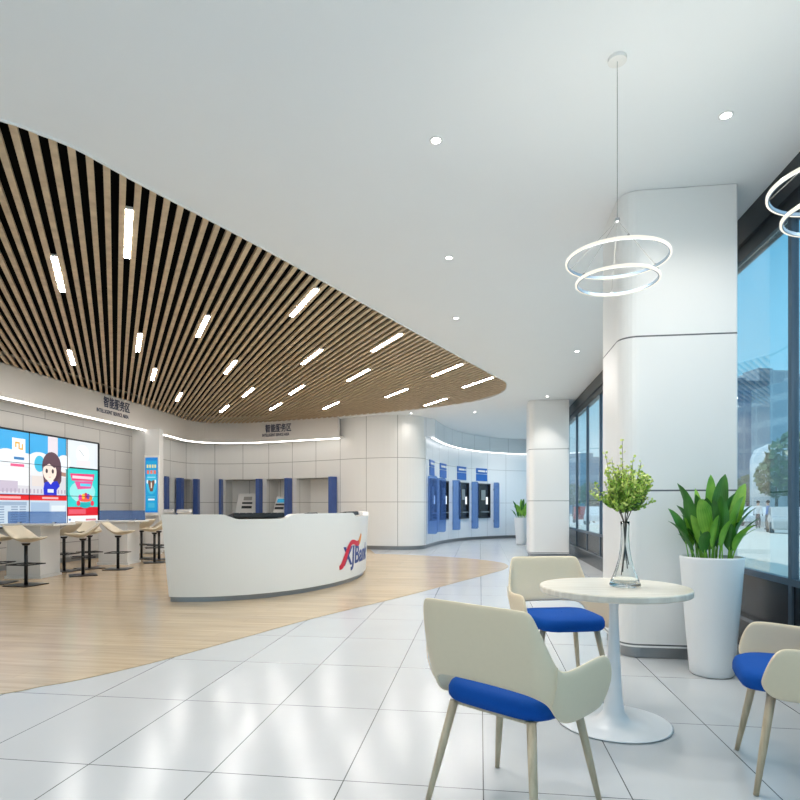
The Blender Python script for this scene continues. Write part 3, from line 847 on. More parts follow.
# logo: lettering and ribbon following the curved front
def ph_at_u(u):
    best = min(range(NP + 1), key=lambda i: abs(u_of(ell(phs[i], .03)) - u) + (100 if phs[i] > .3 else 0))
    return best
arc = [ell(p) for p in phs]; AL = [0]
for a, b in zip(arc, arc[1:]): AL.append(AL[-1] + (b - a).length)
def arc_pt(s, off):
    s = min(max(s, 0), AL[-1] - 1e-6)
    import bisect
    i = min(max(bisect.bisect_right(AL, s) - 1, 0), NP - 1)
    f = (s - AL[i]) / (AL[i + 1] - AL[i]); return ell(phs[i] + (phs[i + 1] - phs[i]) * f, off)
def fb(z): return .013 * (z - .07) / .28 if z < .35 else (.013 + .017 * (z - .35) / .4 if z < .75 else .030 + .015 * (z - .75) / .335)
LOGO_S = AL[ph_at_u(343.5)]
lg = thing('logo', 'XJBank logo in navy letters with a red and orange ribbon on the counter front', 'logo', (0, 0, 0))
gl = camw(arc_pt(LOGO_S, 0)); lg.location = (gl.x, gl.y, .4)
def lmap(s, z, o=.004):
    w = camw(arc_pt(LOGO_S + s, fb(z) + o)); return (w.x - gl.x, w.y - gl.y, z - .4)
me_info = {}
def letters(txt, size, s_start, z_mid, sx):
    me = text_mesh(txt, size, .002)
    mn = min(v.co.x for v in me.vertices)
    bm = bmesh.new(); bm.from_mesh(me)
    bmesh.ops.subdivide_edges(bm, edges=[e for e in bm.edges if e.calc_length() > size * .2], cuts=2)
    bmesh.ops.triangulate(bm, faces=bm.faces)
    for v in bm.verts: v.co = Vector(lmap(s_start + (v.co.x - mn) * sx, z_mid + v.co.y, .004 + v.co.z))
    bm.to_mesh(me); bm.free(); me.materials.clear(); me.materials.append(M['logonavy'])
    o = bpy.data.objects.new('lettering', me); COL.objects.link(o); o.parent = lg
M['logonavy'] = pbr('logo_navy', S(22, 62, 140), .4); M['logored'] = pbr('logo_red', S(216, 24, 62), .4); M['logoora'] = pbr('logo_orange', S(244, 150, 26), .4)
letters('XJBank', .40, 0.0, .41, 1.22)
rb = MB()
rib = [(-.13, .255, .03), (-.02, .29, .05), (.08, .38, .055), (.20, .53, .05), (.36, .66, .04), (.52, .675, .035), (.70, .64, .04), (.84, .645, .045), (.95, .70, .045), (1.02, .80, .03)]
sp3 = spline([(a * .8, .27 + (b - .255) * .85) for a, b, c in rib], 5); wd = spline([(c, 0) for a, b, c in rib], 5)
rowA = []; rowB = []
for i, q in enumerate(sp3):
    t_ = (sp3[min(i + 1, len(sp3) - 1)] - sp3[max(i - 1, 0)]).normalized(); n_ = Vector((-t_.y, t_.x)) * wd[i].x
    rowA.append(lmap(q.x + n_.x, q.y + n_.y, .009)); rowB.append(lmap(q.x - n_.x, q.y - n_.y, .009))
k = int(len(rowA) * .8)
rb.grid([rowA[:k + 1], rowB[:k + 1]], 0); rb.grid([rowA[k:], rowB[k:]], 1)
o = rb.build('ribbon', [M['logored'], M['logoora']], lg); solid(o, .002, 0)

# things on the counter worktop
def tray(u, w, label, d=.26):
    i = ph_at_u(u); p = ell(phs[i], -.20); q = ell(phs[i], 0); wp = camw(p); wq = camw(q); a = math.atan2(wq.y - wp.y, wq.x - wp.x) - PI / 2
    t = thing('counter_keyboard', label, 'keyboard', (wp.x, wp.y, ZW + .02), a); t.rotation_euler = (.16, 0, a)
    o = MB().box((0, 0, .03), (w, d, .055)).build('case', M['black'], t); bevel(o, .006)
    kb = MB(); n = int(w / .085)
    for a_ in range(n):
        for b_ in range(4): kb.box((-w / 2 + (a_ + .5) * w / n, -d / 2 + (b_ + .5) * d / 4, .060), (w / n * .8, d / 4 * .78, .008))
    kb.build('keys', M['darkpanel'], t)
tray(263, .70, 'wide black keyboard lying in the left notch of the reception counter')
tray(359, .75, 'black keyboard lying in the right notch at the counter end')
tray(322, .22, 'small black device lying on the counter behind its raised front', .2)

# ------------------------------------------------------------------ video wall
vx = -8.66
def Yof(u):
    x = -8.57; d = FX * (-x) / CT / (480 - u); return (d + x * ST) / CT
colY = [Yof(28.9) - 1.06, Yof(28.9), Yof(67), Yof(98.7)]
ZB, ZTP = .80, 2.60
vcol = {}
def EM(r, g, b, s=.66):
    k = (r, g, b)
    if k not in vcol: vcol[k] = emit('screen_%d_%d_%d' % k, S(r, g, b), s)
    return vcol[k]
class Art:
    def __init__(s, fn): s.fn = fn; s.mb = MB(); s.mats = []; s.layer = 0
    def mi(s, c):
        m = EM(*c)
        if m not in s.mats: s.mats.append(m)
        return s.mats.index(m)
    def poly(s, pts, c, layer):
        s.mb.add([s.fn(x, y, .0015 * layer) for x, y in pts], [tuple(range(len(pts)))], s.mi(c))
    def rect(s, x0, y0, x1, y1, c, l): s.poly([(x0, y0), (x1, y0), (x1, y1), (x0, y1)], c, l)
    def disc(s, x, y, rx, ry, c, l, n=20, a0=0, a1=2 * PI): s.poly([(x + rx * math.cos(a0 + (a1 - a0) * k / n), y + ry * math.sin(a0 + (a1 - a0) * k / n)) for k in range(n + (a1 - a0 < 6))], c, l)
    def build(s, name, parent): return s.mb.build(name, s.mats, parent)
ycen = (colY[0] + colY[3]) / 2
vw = thing('video_wall', 'large video wall with landscape news picture and narrow portrait advert on the left wall', 'video wall', (vx, ycen, 0))
for c in range(3):
    for r in range(3):
        y0, y1 = colY[c], colY[c + 1]; z0 = ZB + .6 * r; z1 = z0 + .6
        o = MB().box((.035, (y0 + y1) / 2 - ycen, (z0 + z1) / 2), (.07, y1 - y0 - .004, z1 - z0 - .004)).build('display_panel', M['black'], vw)
def sw(a, b):  # screen coords in metres: x along wall from colY[0], y height over ZB
    pass
art = Art(lambda x, y, o: (.0715 + o, colY[0] + x - ycen, ZB + y))
w2 = colY[2] - colY[0]; w3 = colY[3] - colY[0]
art.rect(.01, .01, w2 - .01, 1.79, (120, 190, 235), 0)
art.rect(.01, 1.2, w2 - .01, 1.79, (58, 168, 226), 1)
art.rect(.01, .62, w2 - .01, 1.1, (214, 214, 220), 1)
for x, y, rx, ry in ((.15, 1.28, .35, .2), (.55, 1.25, .3, .22), (1.0, 1.2, .35, .2), (1.35, 1.28, .3, .17), (1.75, 1.22, .35, .2), (2.05, 1.3, .2, .15)): art.disc(x, y, rx, min(ry, .2), (232, 238, 244), 2)
art.rect(.01, .98, w2 - .01, 1.14, (226, 228, 232), 3)
art.rect(.12, .78, 1.1, 1.12, (238, 240, 242), 4); art.rect(.01, .66, .8, .86, (196, 186, 204), 5); art.rect(1.15, .78, 1.75, .98, (222, 214, 210), 4); art.rect(.01, .9, .14, 1.0, (150, 120, 96), 5)
art.poly([(1.5, 1.05), (w2 - .02, 1.0), (w2 - .02, 1.08), (1.5, 1.12)], (170, 130, 116), 5)
for k in range(22): art.rect(.05 + k * .095, .64, .085 + k * .095, .72, (178, 168, 188), 6)
art.rect(1.58, 1.2, 1.86, 1.79, (224, 216, 224), 3)
art.disc(1.35, 1.22, .14, .16, (64, 186, 222), 6)
# logo card
art.rect(.66, 1.36, .98, 1.66, (246, 246, 248), 7); art.rect(.73, 1.49, .76, 1.58, (236, 170, 30), 8); art.rect(.73, 1.56, .84, 1.59, (236, 170, 30), 8); art.rect(.81, 1.46, .84, 1.59, (236, 170, 30), 8); art.rect(.84, 1.45, .92, 1.48, (236, 170, 30), 8); art.rect(.89, 1.45, .92, 1.56, (236, 170, 30), 8)
art.rect(.7, 1.26, .95, 1.31, (40, 120, 180), 8); art.rect(.62, 1.13, .95, 1.18, (232, 92, 140), 8)
# woman in blue polo shirt
sk = (246, 226, 214); hr = (92, 66, 78)
fx = 1.62
art.disc(fx + .06, 1.18, .27, .30, hr, 9); art.poly([(fx + .1, 1.15), (fx + .34, 1.1), (fx + .33, .9), (fx + .26, .8), (fx + .12, .84)], hr, 9); art.poly([(fx - .2, 1.1), (fx - .08, 1.05), (fx - .05, .8), (fx - .16, .84)], hr, 9)
art.disc(fx, 1.08, .19, .19, sk, 10); art.rect(fx - .03, .8, fx + .1, .95, sk, 10)
art.poly([(fx - .2, 1.22), (fx - .16, 1.17), (fx - .02, 1.24), (fx + .12, 1.16), (fx + .2, 1.2), (fx + .22, 1.3), (fx + .05, 1.38), (fx - .12, 1.34)], hr, 12)
for x in (-.09, .08): art.disc(fx + x, 1.09, .032, .045, (60, 44, 52), 12)
art.rect(fx - .03, .965, fx + .03, .975, (206, 110, 110), 12)
art.poly([(fx - .17, .61), (fx + .19, .61), (fx + .19, .72), (fx + .28, .8), (fx + .2, .9), (fx + .08, .88), (fx + .02, .82), (fx - .05, .88), (fx - .15, .86), (fx - .18, .74)], (24, 44, 200), 13)
art.rect(fx - .07, .66, fx + .1, .73, (222, 228, 244), 14)
# ticker and table
art.rect(.01, .50, w2 - .01, .61, (222, 26, 34), 15); art.rect(.15, .53, .85, .57, (250, 170, 170), 16); art.rect(1.4, .53, 1.85, .57, (250, 180, 180), 16)
art.rect(.01, .01, w2 - .01, .50, (196, 212, 226), 15)
art.rect(.3, .40, 1.0, .47, (150, 172, 196), 16); art.rect(1.1, .25, 1.6, .46, (160, 186, 214), 16); art.rect(1.65, .05, 2.05, .4, (222, 232, 240), 16)
for r in range(8):
    for c in (.05, .3, .62, .82): art.rect(c, .04 + r * .046, c + .16, .062 + r * .046, (238, 242, 246) if c < .1 else (130, 152, 180), 17)
    art.rect(1.15, .04 + r * .025, 1.5, .05 + r * .025, (206, 220, 236), 17)
# portrait column
a0 = w2 + .012; a1 = w3 - .012; aw = a1 - a0
art.rect(a0, 1.22, a1, 1.79, (222, 230, 236), 0); art.disc(a0 + aw / 2, 1.52, .22, .2, (238, 242, 245), 1)
art.poly([(a0 + .38, 1.6), (a0 + .4, 1.61), (a0 + .56, 1.48), (a0 + .55, 1.47)], (176, 186, 194), 2); art.rect(a0 + .3, 1.26, a0 + .75, 1.38, (232, 226, 230), 2)
art.rect(a0, .37, a1, 1.19, (46, 206, 204), 0); art.disc(a0 + aw / 2, .7, .42, .24, (150, 228, 226), 1)
art.poly([(a0 + .1, 1.08), (a0 + .9, 1.1), (a0 + .86, .95), (a0 + .16, .93)], (232, 54, 118), 2); art.rect(a0 + .17, .98, a0 + .84, 1.04, (252, 214, 224), 3)
art.poly([(a0 + .24, .92), (a0 + .84, .94), (a0 + .78, .78), (a0 + .34, .75)], (228, 84, 150), 2); art.rect(a0 + .42, .82, a0 + .76, .88, (84, 204, 236), 3)
art.disc(a0 + .58, .47, .22, .13, (30, 172, 178), 3, 16, PI, 2 * PI); art.disc(a0 + .58, .53, .22, .05, (236, 92, 70), 3)
for x, y, c in ((.42, .58, (232, 60, 160)), (.52, .6, (250, 190, 60)), (.6, .62, (210, 40, 70)), (.68, .6, (120, 70, 180)), (.76, .57, (240, 130, 40)), (.36, .45, (226, 50, 80)), (.82, .45, (226, 50, 80))): art.disc(a0 + x, y, .06, .06, c, 4, 12)
art.rect(a0, .18, a1, .37, (214, 22, 40), 2); art.rect(a0 + .06, .22, a0 + .6, .32, (226, 92, 110), 3)
art.rect(a0, .01, a1, .18, (236, 240, 244), 2); art.rect(a0 + .06, .08, a0 + .12, .12, (70, 110, 180), 3); art.rect(a0 + .6, .07, a0 + .95, .11, (214, 120, 130), 3)
art.build('screen_picture', vw)
bz = MB()
for yy in (colY[1], colY[2]): bz.box((.100, yy - ycen, 1.7), (.006, .014, 1.8))
for zz in (1.4, 2.0): bz.box((.100, 0, zz), (.006, colY[3] - colY[0], .010))
bz.box((.05, colY[3] - ycen + .008, 1.7), (.1, .016, 1.8)); bz.box((.05, 0, 2.61), (.1, colY[3] - colY[0], .02)); bz.box((.05, 0, .79), (.1, colY[3] - colY[0], .02))
bz.build('bezels', M['black'], vw)

# poster display on the pier
pd = thing('poster_display', 'white framed upright blue poster display on the grey pier beside the video wall', 'display', (-8.03, 13.66, 0))
pw = .40
o = MB().box((0, -.03, 1.70), (pw, .06, 1.50)).build('frame', M['white'], pd); bevel(o, .012)
pa = Art(lambda x, y, o_: (x - pw / 2 + .035, -.061 - o_, y + 1.03)); PW, PH = pw - .07, 1.36
pa.rect(0, 0, PW, PH, (22, 120, 196), 0); pa.rect(.02, .05, PW - .02, PH - .08, (24, 150, 200), 1); pa.disc(PW / 2, .75, PW / 2 - .02, .3, (58, 178, 212), 2)
for k in range(4): pa.rect(.04 + k * .068, 1.1, .085 + k * .068, 1.18, (214, 210, 150), 3)
for k in range(3): pa.rect(.045 + k * .09, .95, .105 + k * .09, 1.04, (226, 112, 90), 3)
pa.rect(.06, .86, PW - .06, .88, (170, 220, 236), 3)
pa.poly([(.07, .78), (.12, .8), (.165, .76), (.21, .8), (.26, .78), (.22, .6), (.2, .52), (.13, .52), (.11, .6)], (110, 78, 64), 4); pa.rect(.15, .6, .18, .74, (232, 226, 214), 5)
pa.disc(.06, .76, .02, .05, (236, 236, 236), 5); pa.disc(.27, .76, .02, .05, (236, 236, 236), 5)
pa.rect(.08, .3, .25, .34, (226, 238, 246), 3); pa.rect(.06, .38, PW - .06, .39, (120, 204, 214), 3); pa.rect(.08, .12, .25, .24, (64, 168, 204), 3)
pa.build('poster', pd)

# ------------------------------------------------------------------ bar desks, blue screens, stools
def desk(u0, u1, d, label, dlabel, bu0, bu1, tu0, tu1):
    cen = (u0 + u1) / 2; p = P(cen, d + .3); w = (u1 - u0) * d / FX
    rz = TH
    t = thing('bar_desk', label, 'desk', (p.x, p.y, 0), TH, 'bar-height desks before the video wall')
    tc_ = ((tu0 + tu1) / 2 - cen) * d / FX; tw = (tu1 - tu0) * d / FX
    o = MB().box((0, 0, .455), (w, .56, .81)).build('body', M['white_matt'], t); bevel(o, .006)
    o = MB().box((0, 0, .026), (w + .04, .60, .044)).build('plinth', M['white_matt'], t)
    o = MB().box((tc_, 0, .88), (tw, .66, .035)).build('desktop', M['white'], t); bevel(o, .006)
    bc = ((bu0 + bu1) / 2); bw = (bu1 - bu0) * (d + .3) / FX; q = P(bc, d + .30)
    t2 = thing('desk_divider', dlabel, 'divider', (q.x, q.y, .8985), TH, 'blue acrylic desk dividers')
    MB().box((0, 0, .10), (bw, .012, .20)).build('acrylic_sheet', M['blueglass'], t2)
    for sx in (-1, 1): MB().box((sx * bw * .3, 0, .012), (.04, .05, .024)).build('clamp', M['chrome'], t2)
desk(17, 51, 9.62, 'nearer white bar desk before the video wall, left edge of the view', 'blue acrylic divider on the nearer bar desk', 8, 66, 4, 66)
desk(105, 134, 11.9, 'farther white bar desk between the video wall and the poster display', 'blue acrylic divider on the farther bar desk', 99, 145, 99, 143)

def make_stool(label):
    t = thing('bar_stool', label, 'stool', (0, 0, 0), 0, 'bar stools with cream scoop seats')
    rows = []
    for j in range(11):
        s = j / 10; y = -.27 + .56 * s
        if s < .5: z = .655 + .235 * ((.5 - s) / .5) ** 1.6
        else: z = .655 + .06 * ((s - .5) / .5) ** 2
        wd_ = (.13 + .10 * math.sin(PI * min(1, s * 1.15 + .1)) ** .7) if s < .85 else .17 - (s - .85) * .3
        r = []
        for k in range(9):
            c = (k - 4) / 4
            r.append((c * wd_, y - .02 * c * c * (1 if s > .5 else -1), z + .05 * c * c * (1 if .1 < s < .9 else .3)))
        rows.append(r)
    o = MB().grid(rows).build('seat', M['stoolc'], t); solid(o, .028, 0); subsurf(o, 1)
    MB().lathe([(0, .63), (.06, .63), (.05, .60), (.024, .59), (.0, .59)], n=16).build('seat_mount', M['black'], t)
    MB().tube([(0, 0, .012), (0, 0, .60)], .026, 12).build('pole', M['black'], t, smooth=True)
    o = MB().box((0, 0, .007), (.42, .42, .012)).build('base_plate', M['black'], t)
    o = MB().box((0, .0, .30), (.34, .34, .014)); 
    fr = MB()
    for x0, y0, dx, dy in ((0, .17, .36, .02), (0, -.17, .36, .02), (.17, 0, .02, .36), (-.17, 0, .02, .36)): fr.box((x0, y0, .315), (dx, dy, .016))
    fr.box((0, 0, .315), (.34, .02, .012)); fr.build('footrest', M['black'], t)
    return t
# (u, v of base centre, heading right/forward, label)
st_spec = [(26, 585.5, (.95, -.2), 'cream bar stool standing before the nearer bar desk, facing right'),
           (-3, 583.5, (.95, .1), 'bar stool cut by the left picture edge, only its front lip showing'),
           (83, 575.5, (-.9, -.55), 'pale cream bar stool between the two bar desks, facing left'),
           (64, 571.5, (-.95, .1), 'bar stool tucked behind the right end of the nearer bar desk'),
           (89.5, 568.8, (.8, -.75), 'bar stool behind the pale stool between the desks, its back to the viewer'),
           (118, 569.5, (.95, .1), 'bar stool in front of the farther bar desk, facing right'),
           (154.5, 562.8, (-.9, -.45), 'cream bar stool at the counter end, below the poster display, facing left'),
           (159, 559.6, (-.8, .3), 'bar stool half hidden behind the one below the poster display'),
           (141.5, 558.6, (-.95, .2), 'bar stool mostly hidden behind the farther bar desk')]
stl = None
for u, v, f, lab in st_spec:
    p = W(u, v, 0)
    if stl is None:
        stl = make_stool(lab); stl.location = (p.x, p.y, .005); stl.rotation_euler = (0, 0, ang(f))
    else: dup(stl, (p.x, p.y, .005), ang(f), lab)

# ------------------------------------------------------------------ blue dividers and kiosks in the back recess
fin_u = [(161.6, .10, 'leftmost, half behind the poster display'), (175.5, .22, 'wide one right of the poster display'), (195.6, .20, 'third from the left, above the counter end'), (222.3, .10, 'left edge of the tall kiosk bay'), (261.6, .17, 'between the two self-service kiosks'), (291.3, .17, 'right of the small kiosk'), (335.8, .20, 'rightmost, at the end of the recessed bays')]
for u, w, d in fin_u:
    s = REC.hit(u); q = REC.at(s, .14); tn = REC.tan(s)
    t = tag(MB().prism(rrect(-w * .36, w * .36, -.11, .11, .012, 2), 0, NZ + .01).build('blue_divider', M['navy']), 'tall navy divider in the back wall, ' + d, 'divider', 'navy dividers along the back wall')
    view = P(u, 1).normalized(); t.location = (q.x, q.y, .006); t.rotation_euler = (0, 0, math.atan2(tn.y, tn.x) if u > 200 else TH)
def kiosk(u, off, label, w=.5, h=1.55, d=.5, wide=True):
    s = REC.hit(u); q = REC.at(s, off); tn = REC.tan(s)
    t = thing('self_service_kiosk', label, 'kiosk', (q.x, q.y, .006), math.atan2(tn.y, tn.x), 'self-service kiosks in the back recess')
    prof = [(-d / 2, 0), (d / 2, 0), (d / 2, h), (d / 2 - .15, h), (-d / 2 + .16, .98), (-d / 2, .90)]
    vs = [(x, y, z) for x in (-w / 2, w / 2) for y, z in prof]; n = len(prof)
    o = MB().add(vs, [tuple(range(n)), tuple(range(2 * n - 1, n - 1, -1))] + [(i, (i + 1) % n, n + (i + 1) % n, n + i) for i in range(n)]).build('housing', M['white_matt'], t); bevel(o, .01)
    a, b = Vector((0, -d / 2 + .16, .98)), Vector((0, d / 2 - .15, h)); dr = (b - a).normalized(); nn = Vector((0, -dr.z, dr.y))
    for s0_, hw, hh, m in ((.28, .17, .04, M['dark']), (.50, .17, .03, M['dark']), (.74, .14, .06, M['screenteal'] if not wide else M['grey'])):
        c = a + (b - a) * s0_ + nn * .004
        vs = [c + Vector((sx * hw, 0, 0)) + dr * sy * hh + nn * k for k in (0, .006) for sx, sy in ((-1, -1), (1, -1), (1, 1), (-1, 1))]
        MB().add(vs, [(3, 2, 1, 0), (4, 5, 6, 7), (0, 1, 5, 4), (1, 2, 6, 5), (2, 3, 7, 6), (3, 0, 4, 7)]).build('screen' if m != M['dark'] else 'card_slot', m, t)
    MB().box((w / 2 + .02, .08, .78), (.035, d - .2, 1.5)).build('side_panel', M['grey'], t)
M['screenteal'] = emit('teal_screen', S(40, 130, 165), .8)
kiosk(244, -.22, 'white self-service kiosk with dark slots in the wider bay of the back recess', .72, 1.57)
kiosk(277.5, -.12, 'smaller white kiosk with teal screen between two navy dividers', .42, 1.47, wide=False)
for u, lab in ((166.5, 'white writing desk with sloping top beside the poster display'), (184.5, 'white writing desk with sloping top between two navy dividers')):
    s = REC.hit(u); q = P(u, 15.9)
    t = thing('writing_desk', lab, 'desk', (q.x, q.y, .006), TH + .3)
    o = MB().box((0, 0, .5), (.32, .28, 1.0)).build('cabinet', M['white_matt'], t)
    MB().box((0, 0, 1.045), (.38, .36, .025), 0, 0, .2).build('sloping_top', M['white'], t)
    MB().box((0, -.01, 1.07), (.24, .2, .01), 0, 0, .2).build('paper_pad', M['screwhite'] if False else M['white'], t)

# ------------------------------------------------------------------ cash machines in the corridor wall
def on_nic(u0, u1):
    a, b = NIC.hit(u0), NIC.hit(u1); return (a + b) / 2, abs(b - a)
atm = [(428.9, 435.5, 'leftmost, behind two blue privacy panels'), (439, 448, 'second from the left'), (458.8, 467.7, 'third from the left'), (477.8, 489.3, 'rightmost, nearest the distant column')]
sg = [(428.9, 434.6), (439.3, 446.6), (456.8, 466.3), (476, 487)]
for (a, b, d), (sa, sb_) in zip(atm, sg):
    s, w = on_nic(a, b); q = NIC.at(s, .0); tn = NIC.tan(s); rz = math.atan2(tn.y, tn.x); w = min(w, .75)
    t = thing('cash_machine', 'dark wall-mounted cash machine in the corridor wall, ' + d, 'cash machine', (q.x, q.y, .76), rz, 'cash machines in the corridor wall')
    # local: x along the wall, -y towards the room
    f = MB(); f.box((0, -.035, .02), (w, .07, .04)); f.box((0, -.035, 1.21), (w, .07, .04)); f.box((-w / 2 + .02, -.035, .615), (.04, .07, 1.15)); f.box((w / 2 - .02, -.035, .615), (.04, .07, 1.15))
    f.build('frame', M['dark'], t)
    MB().box((0, -.012, .615), (w - .08, .02, 1.15)).build('back_panel', M['darkpanel'], t)
    MB().box((-.04, -.03, .82), (w * .36, .012, .36)).build('screen', M['grey'], t)
    MB().box((w * .25, -.03, .62), (w * .14, .014, .26)).build('lit_card_reader', M['screwhite'], t)
    MB().box((0, -.065, .22), (w * .7, .07, .03)).build('keypad_shelf', M['plinth'], t)
    s, w = on_nic(sa, sb_); q = NIC.at(s, 0); tn = NIC.tan(s); rz = math.atan2(tn.y, tn.x); w = min(w, .66)
    t = thing('wall_sign', 'blue and white sign above the cash machine, ' + d, 'sign', (q.x, q.y, 2.08), rz, 'blue signs above the cash machines')
    MB().box((0, -.012, .12), (w, .02, .24)).build('lower_plate', M['blue'], t)
    o = MB().box((0, -.012, .355), (w, .02, .19)).build('upper_plate', M['blue'], t)
    wh = MB(); wh.box((-.03 * w, -.026, .35), (w * .62, .008, .06)); wh.box((w * .4, -.026, .35), (w * .1, .008, .06)); wh.build('white_lettering_bar', M['white'], o)
for u, d in ((426.9, 'leftmost'), (436.6, 'second from left'), (452.2, 'third from left'), (471.3, 'fourth from left'), (493.6, 'rightmost, with no machine to its right')):
    s = NIC.hit(max(u, 426.9)) if u > 427 else .25
    q = NIC.at(s); tn = NIC.tan(s); nrm = Vector((tn.y, -tn.x)); rz = math.atan2(nrm.y, nrm.x)
    t = thing('privacy_panel', 'translucent blue privacy panel beside the cash machines, ' + d, 'privacy panel', (q.x, q.y, .40), rz, 'blue privacy panels between the cash machines')
    L_ = .29; r = .07; pts = [(.012, 0)]
    for cx, cz, a0_ in ((L_ - r, r, -PI / 2), (L_ - r, 1.64 - r, 0)):
        for k in range(7): aa = a0_ + PI / 2 * k / 6; pts.append((cx + r * math.cos(aa), cz + r * math.sin(aa)))
    pts.append((.012, 1.64)); n = len(pts)
    vs = [(x, y, z) for y in (-.008, .008) for x, z in pts]
    MB().add(vs, [tuple(range(n)), tuple(range(2 * n - 1, n - 1, -1))] + [(i, (i + 1) % n, n + (i + 1) % n, n + i) for i in range(n)]).build('glass_sheet', M['fin'], t)
    for zz in (.25, 1.38): MB().box((.012, 0, zz), (.03, .05, .06)).build('bracket', M['chrome'], t)

# ------------------------------------------------------------------ outside
def gmat(name, c, r=.8, n=.1, s=1.): return pbr(name, c, r, noise=n, nscale=s)
M['pave'] = gmat('pavement', S(228, 218, 205), .8, .06, .8); M['road'] = gmat('asphalt', S(190, 186, 180), .8, .08, .5); M['grass'] = gmat('verge', S(90, 120, 70), .9, .2, 2)
struct(MB().box((GX + 6.4, 14, -.25), (12, 60, .2)).build('ground_pavement', M['pave']))
struct(MB().box((GX + 82.5, 90, -.36), (140, 260, .2)).build('ground_road', M['road']))
def tower_mat(name, glass, frame, fh=3.4, fw=2.2):
    m, N, L, b = new_mat(name)
    tc = N.new('ShaderNodeTexCoord'); sp = N.new('ShaderNodeSeparateXYZ'); L.new(tc.outputs['Object'], sp.inputs[0])
    ad = math_node(N, 'ADD'); L.new(sp.outputs[0], ad.inputs[0]); L.new(sp.outputs[1], ad.inputs[1])
    a = line_mask(N, L, ad.outputs[0], fw, 0, .35); c = line_mask(N, L, sp.outputs[2], fh, 0, .9)
    mx = math_node(N, 'MAXIMUM'); L.new(a, mx.inputs[0]); L.new(c, mx.inputs[1])
    mix = N.new('ShaderNodeMix'); mix.data_type = 'RGBA'; mix.inputs['A'].default_value = (*glass, 1); mix.inputs['B'].default_value = (*frame, 1)
    L.new(mx.outputs[0], mix.inputs['Factor']); L.new(mix.outputs['Result'], b.inputs['Base Color']); b.inputs['Roughness'].default_value = .4
    return m
TM = [tower_mat('tower_blue', S(92, 140, 172), S(122, 162, 188)), tower_mat('tower_teal', S(80, 122, 146), S(110, 146, 166), 3.2, 3), tower_mat('tower_pale', S(166, 188, 202), S(196, 208, 214), 3, 2.4), tower_mat('tower_grey', S(128, 152, 170), S(156, 174, 186), 3.6, 3.2)]
def building(u, d, w, h, dep, m, lab, round_=False):
    p = P(u, d); t = thing('office_building', lab, 'building', (p.x, p.y, -.26), TH + .1)
    if round_:
        MB().lathe([(0, 0), (w / 2, 0), (w / 2, h * .8), (w * .42, h * .93), (w * .2, h), (0, h)], n=28).build('facade', TM[m], t, smooth=True)
    else:
        MB().box((0, dep / 2, h / 2), (w, dep, h)).build('facade', TM[m], t)
        MB().box((0, dep / 2, h + .6), (w * .5, dep * .5, 1.2)).build('roof_plant', TM[3], t)
    MB().box((0, -.3 if not round_ else -w / 2 - .1, 2), (w * .4, .5, 3.6)).build('entrance_canopy', M['dark'], t)
building(757, 95, 9.5, 20, 12, 0, 'blue glass tower seen through the large window left of the mullion')
building(742, 120, 12, 27, 12, 1, 'taller teal tower behind, next to the big column edge')
building(779, 70, 6, 8.8, 12, 2, 'pale rounded building in front of the blue tower', True)
building(774, 150, 8, 36, 12, 3, 'grey-blue tower just left of the window mullion')
building(850, 75, 12, 18, 10, 1, 'office block at the right picture edge behind the mullion')
building(600, 110, 14, 9.5, 12, 0, 'blue office block seen through the far windows beside the column')
building(585, 150, 14, 14, 12, 3, 'grey-blue block seen through the middle of the far windows')
building(572, 190, 16, 16, 12, 2, 'pale block seen through the leftmost far windows')
building(560, 130, 10, 10, 12, 1, 'teal block farthest along the street')
def tree(u, d, h, lab):
    p = P(u, d); t = thing('street_tree', lab, 'tree', (p.x, p.y, -.26))
    MB().tube([(0, 0, 0), (.05, 0, h * .3), (0, .05, h * .6)], [h * .03, h * .022, h * .012], 8).build('trunk', M['stem'], t)
    random.seed(int(u * 7 + d)); lv = MB()
    for k in range(700):
        v_ = Vector((random.gauss(0, 1), random.gauss(0, 1), random.gauss(0, 1))).normalized() * random.uniform(.5, 1) ** .5
        c = Vector((v_.x * h * .3, v_.y * h * .3, h * .66 + v_.z * h * .32)); a = Vector((random.gauss(0, 1), random.gauss(0, 1), random.gauss(0, 1))).normalized(); b = a.orthogonal().normalized(); r = h * .035
        lv.add([c - a * r, c + b * r, c + a * r, c - b * r], [(0, 1, 2, 3)])
    lv.build('crown', M['treeg'], t)
M['treeg'] = leaf_mat('tree_leaves', S(54, 92, 60), S(84, 122, 78))
for u, d, h, l in ((776, 60, 6.5, 'green street tree in front of the towers, left of the mullion'), (797, 50, 8, 'green street tree right of the window mullion'), (748, 75, 5.5, 'street tree in front of the blue glass tower'), (590, 70, 4.4, 'street tree outside the far windows'), (573, 80, 4.6, 'street tree outside the leftmost far window')):
    tree(u, d, h, l)
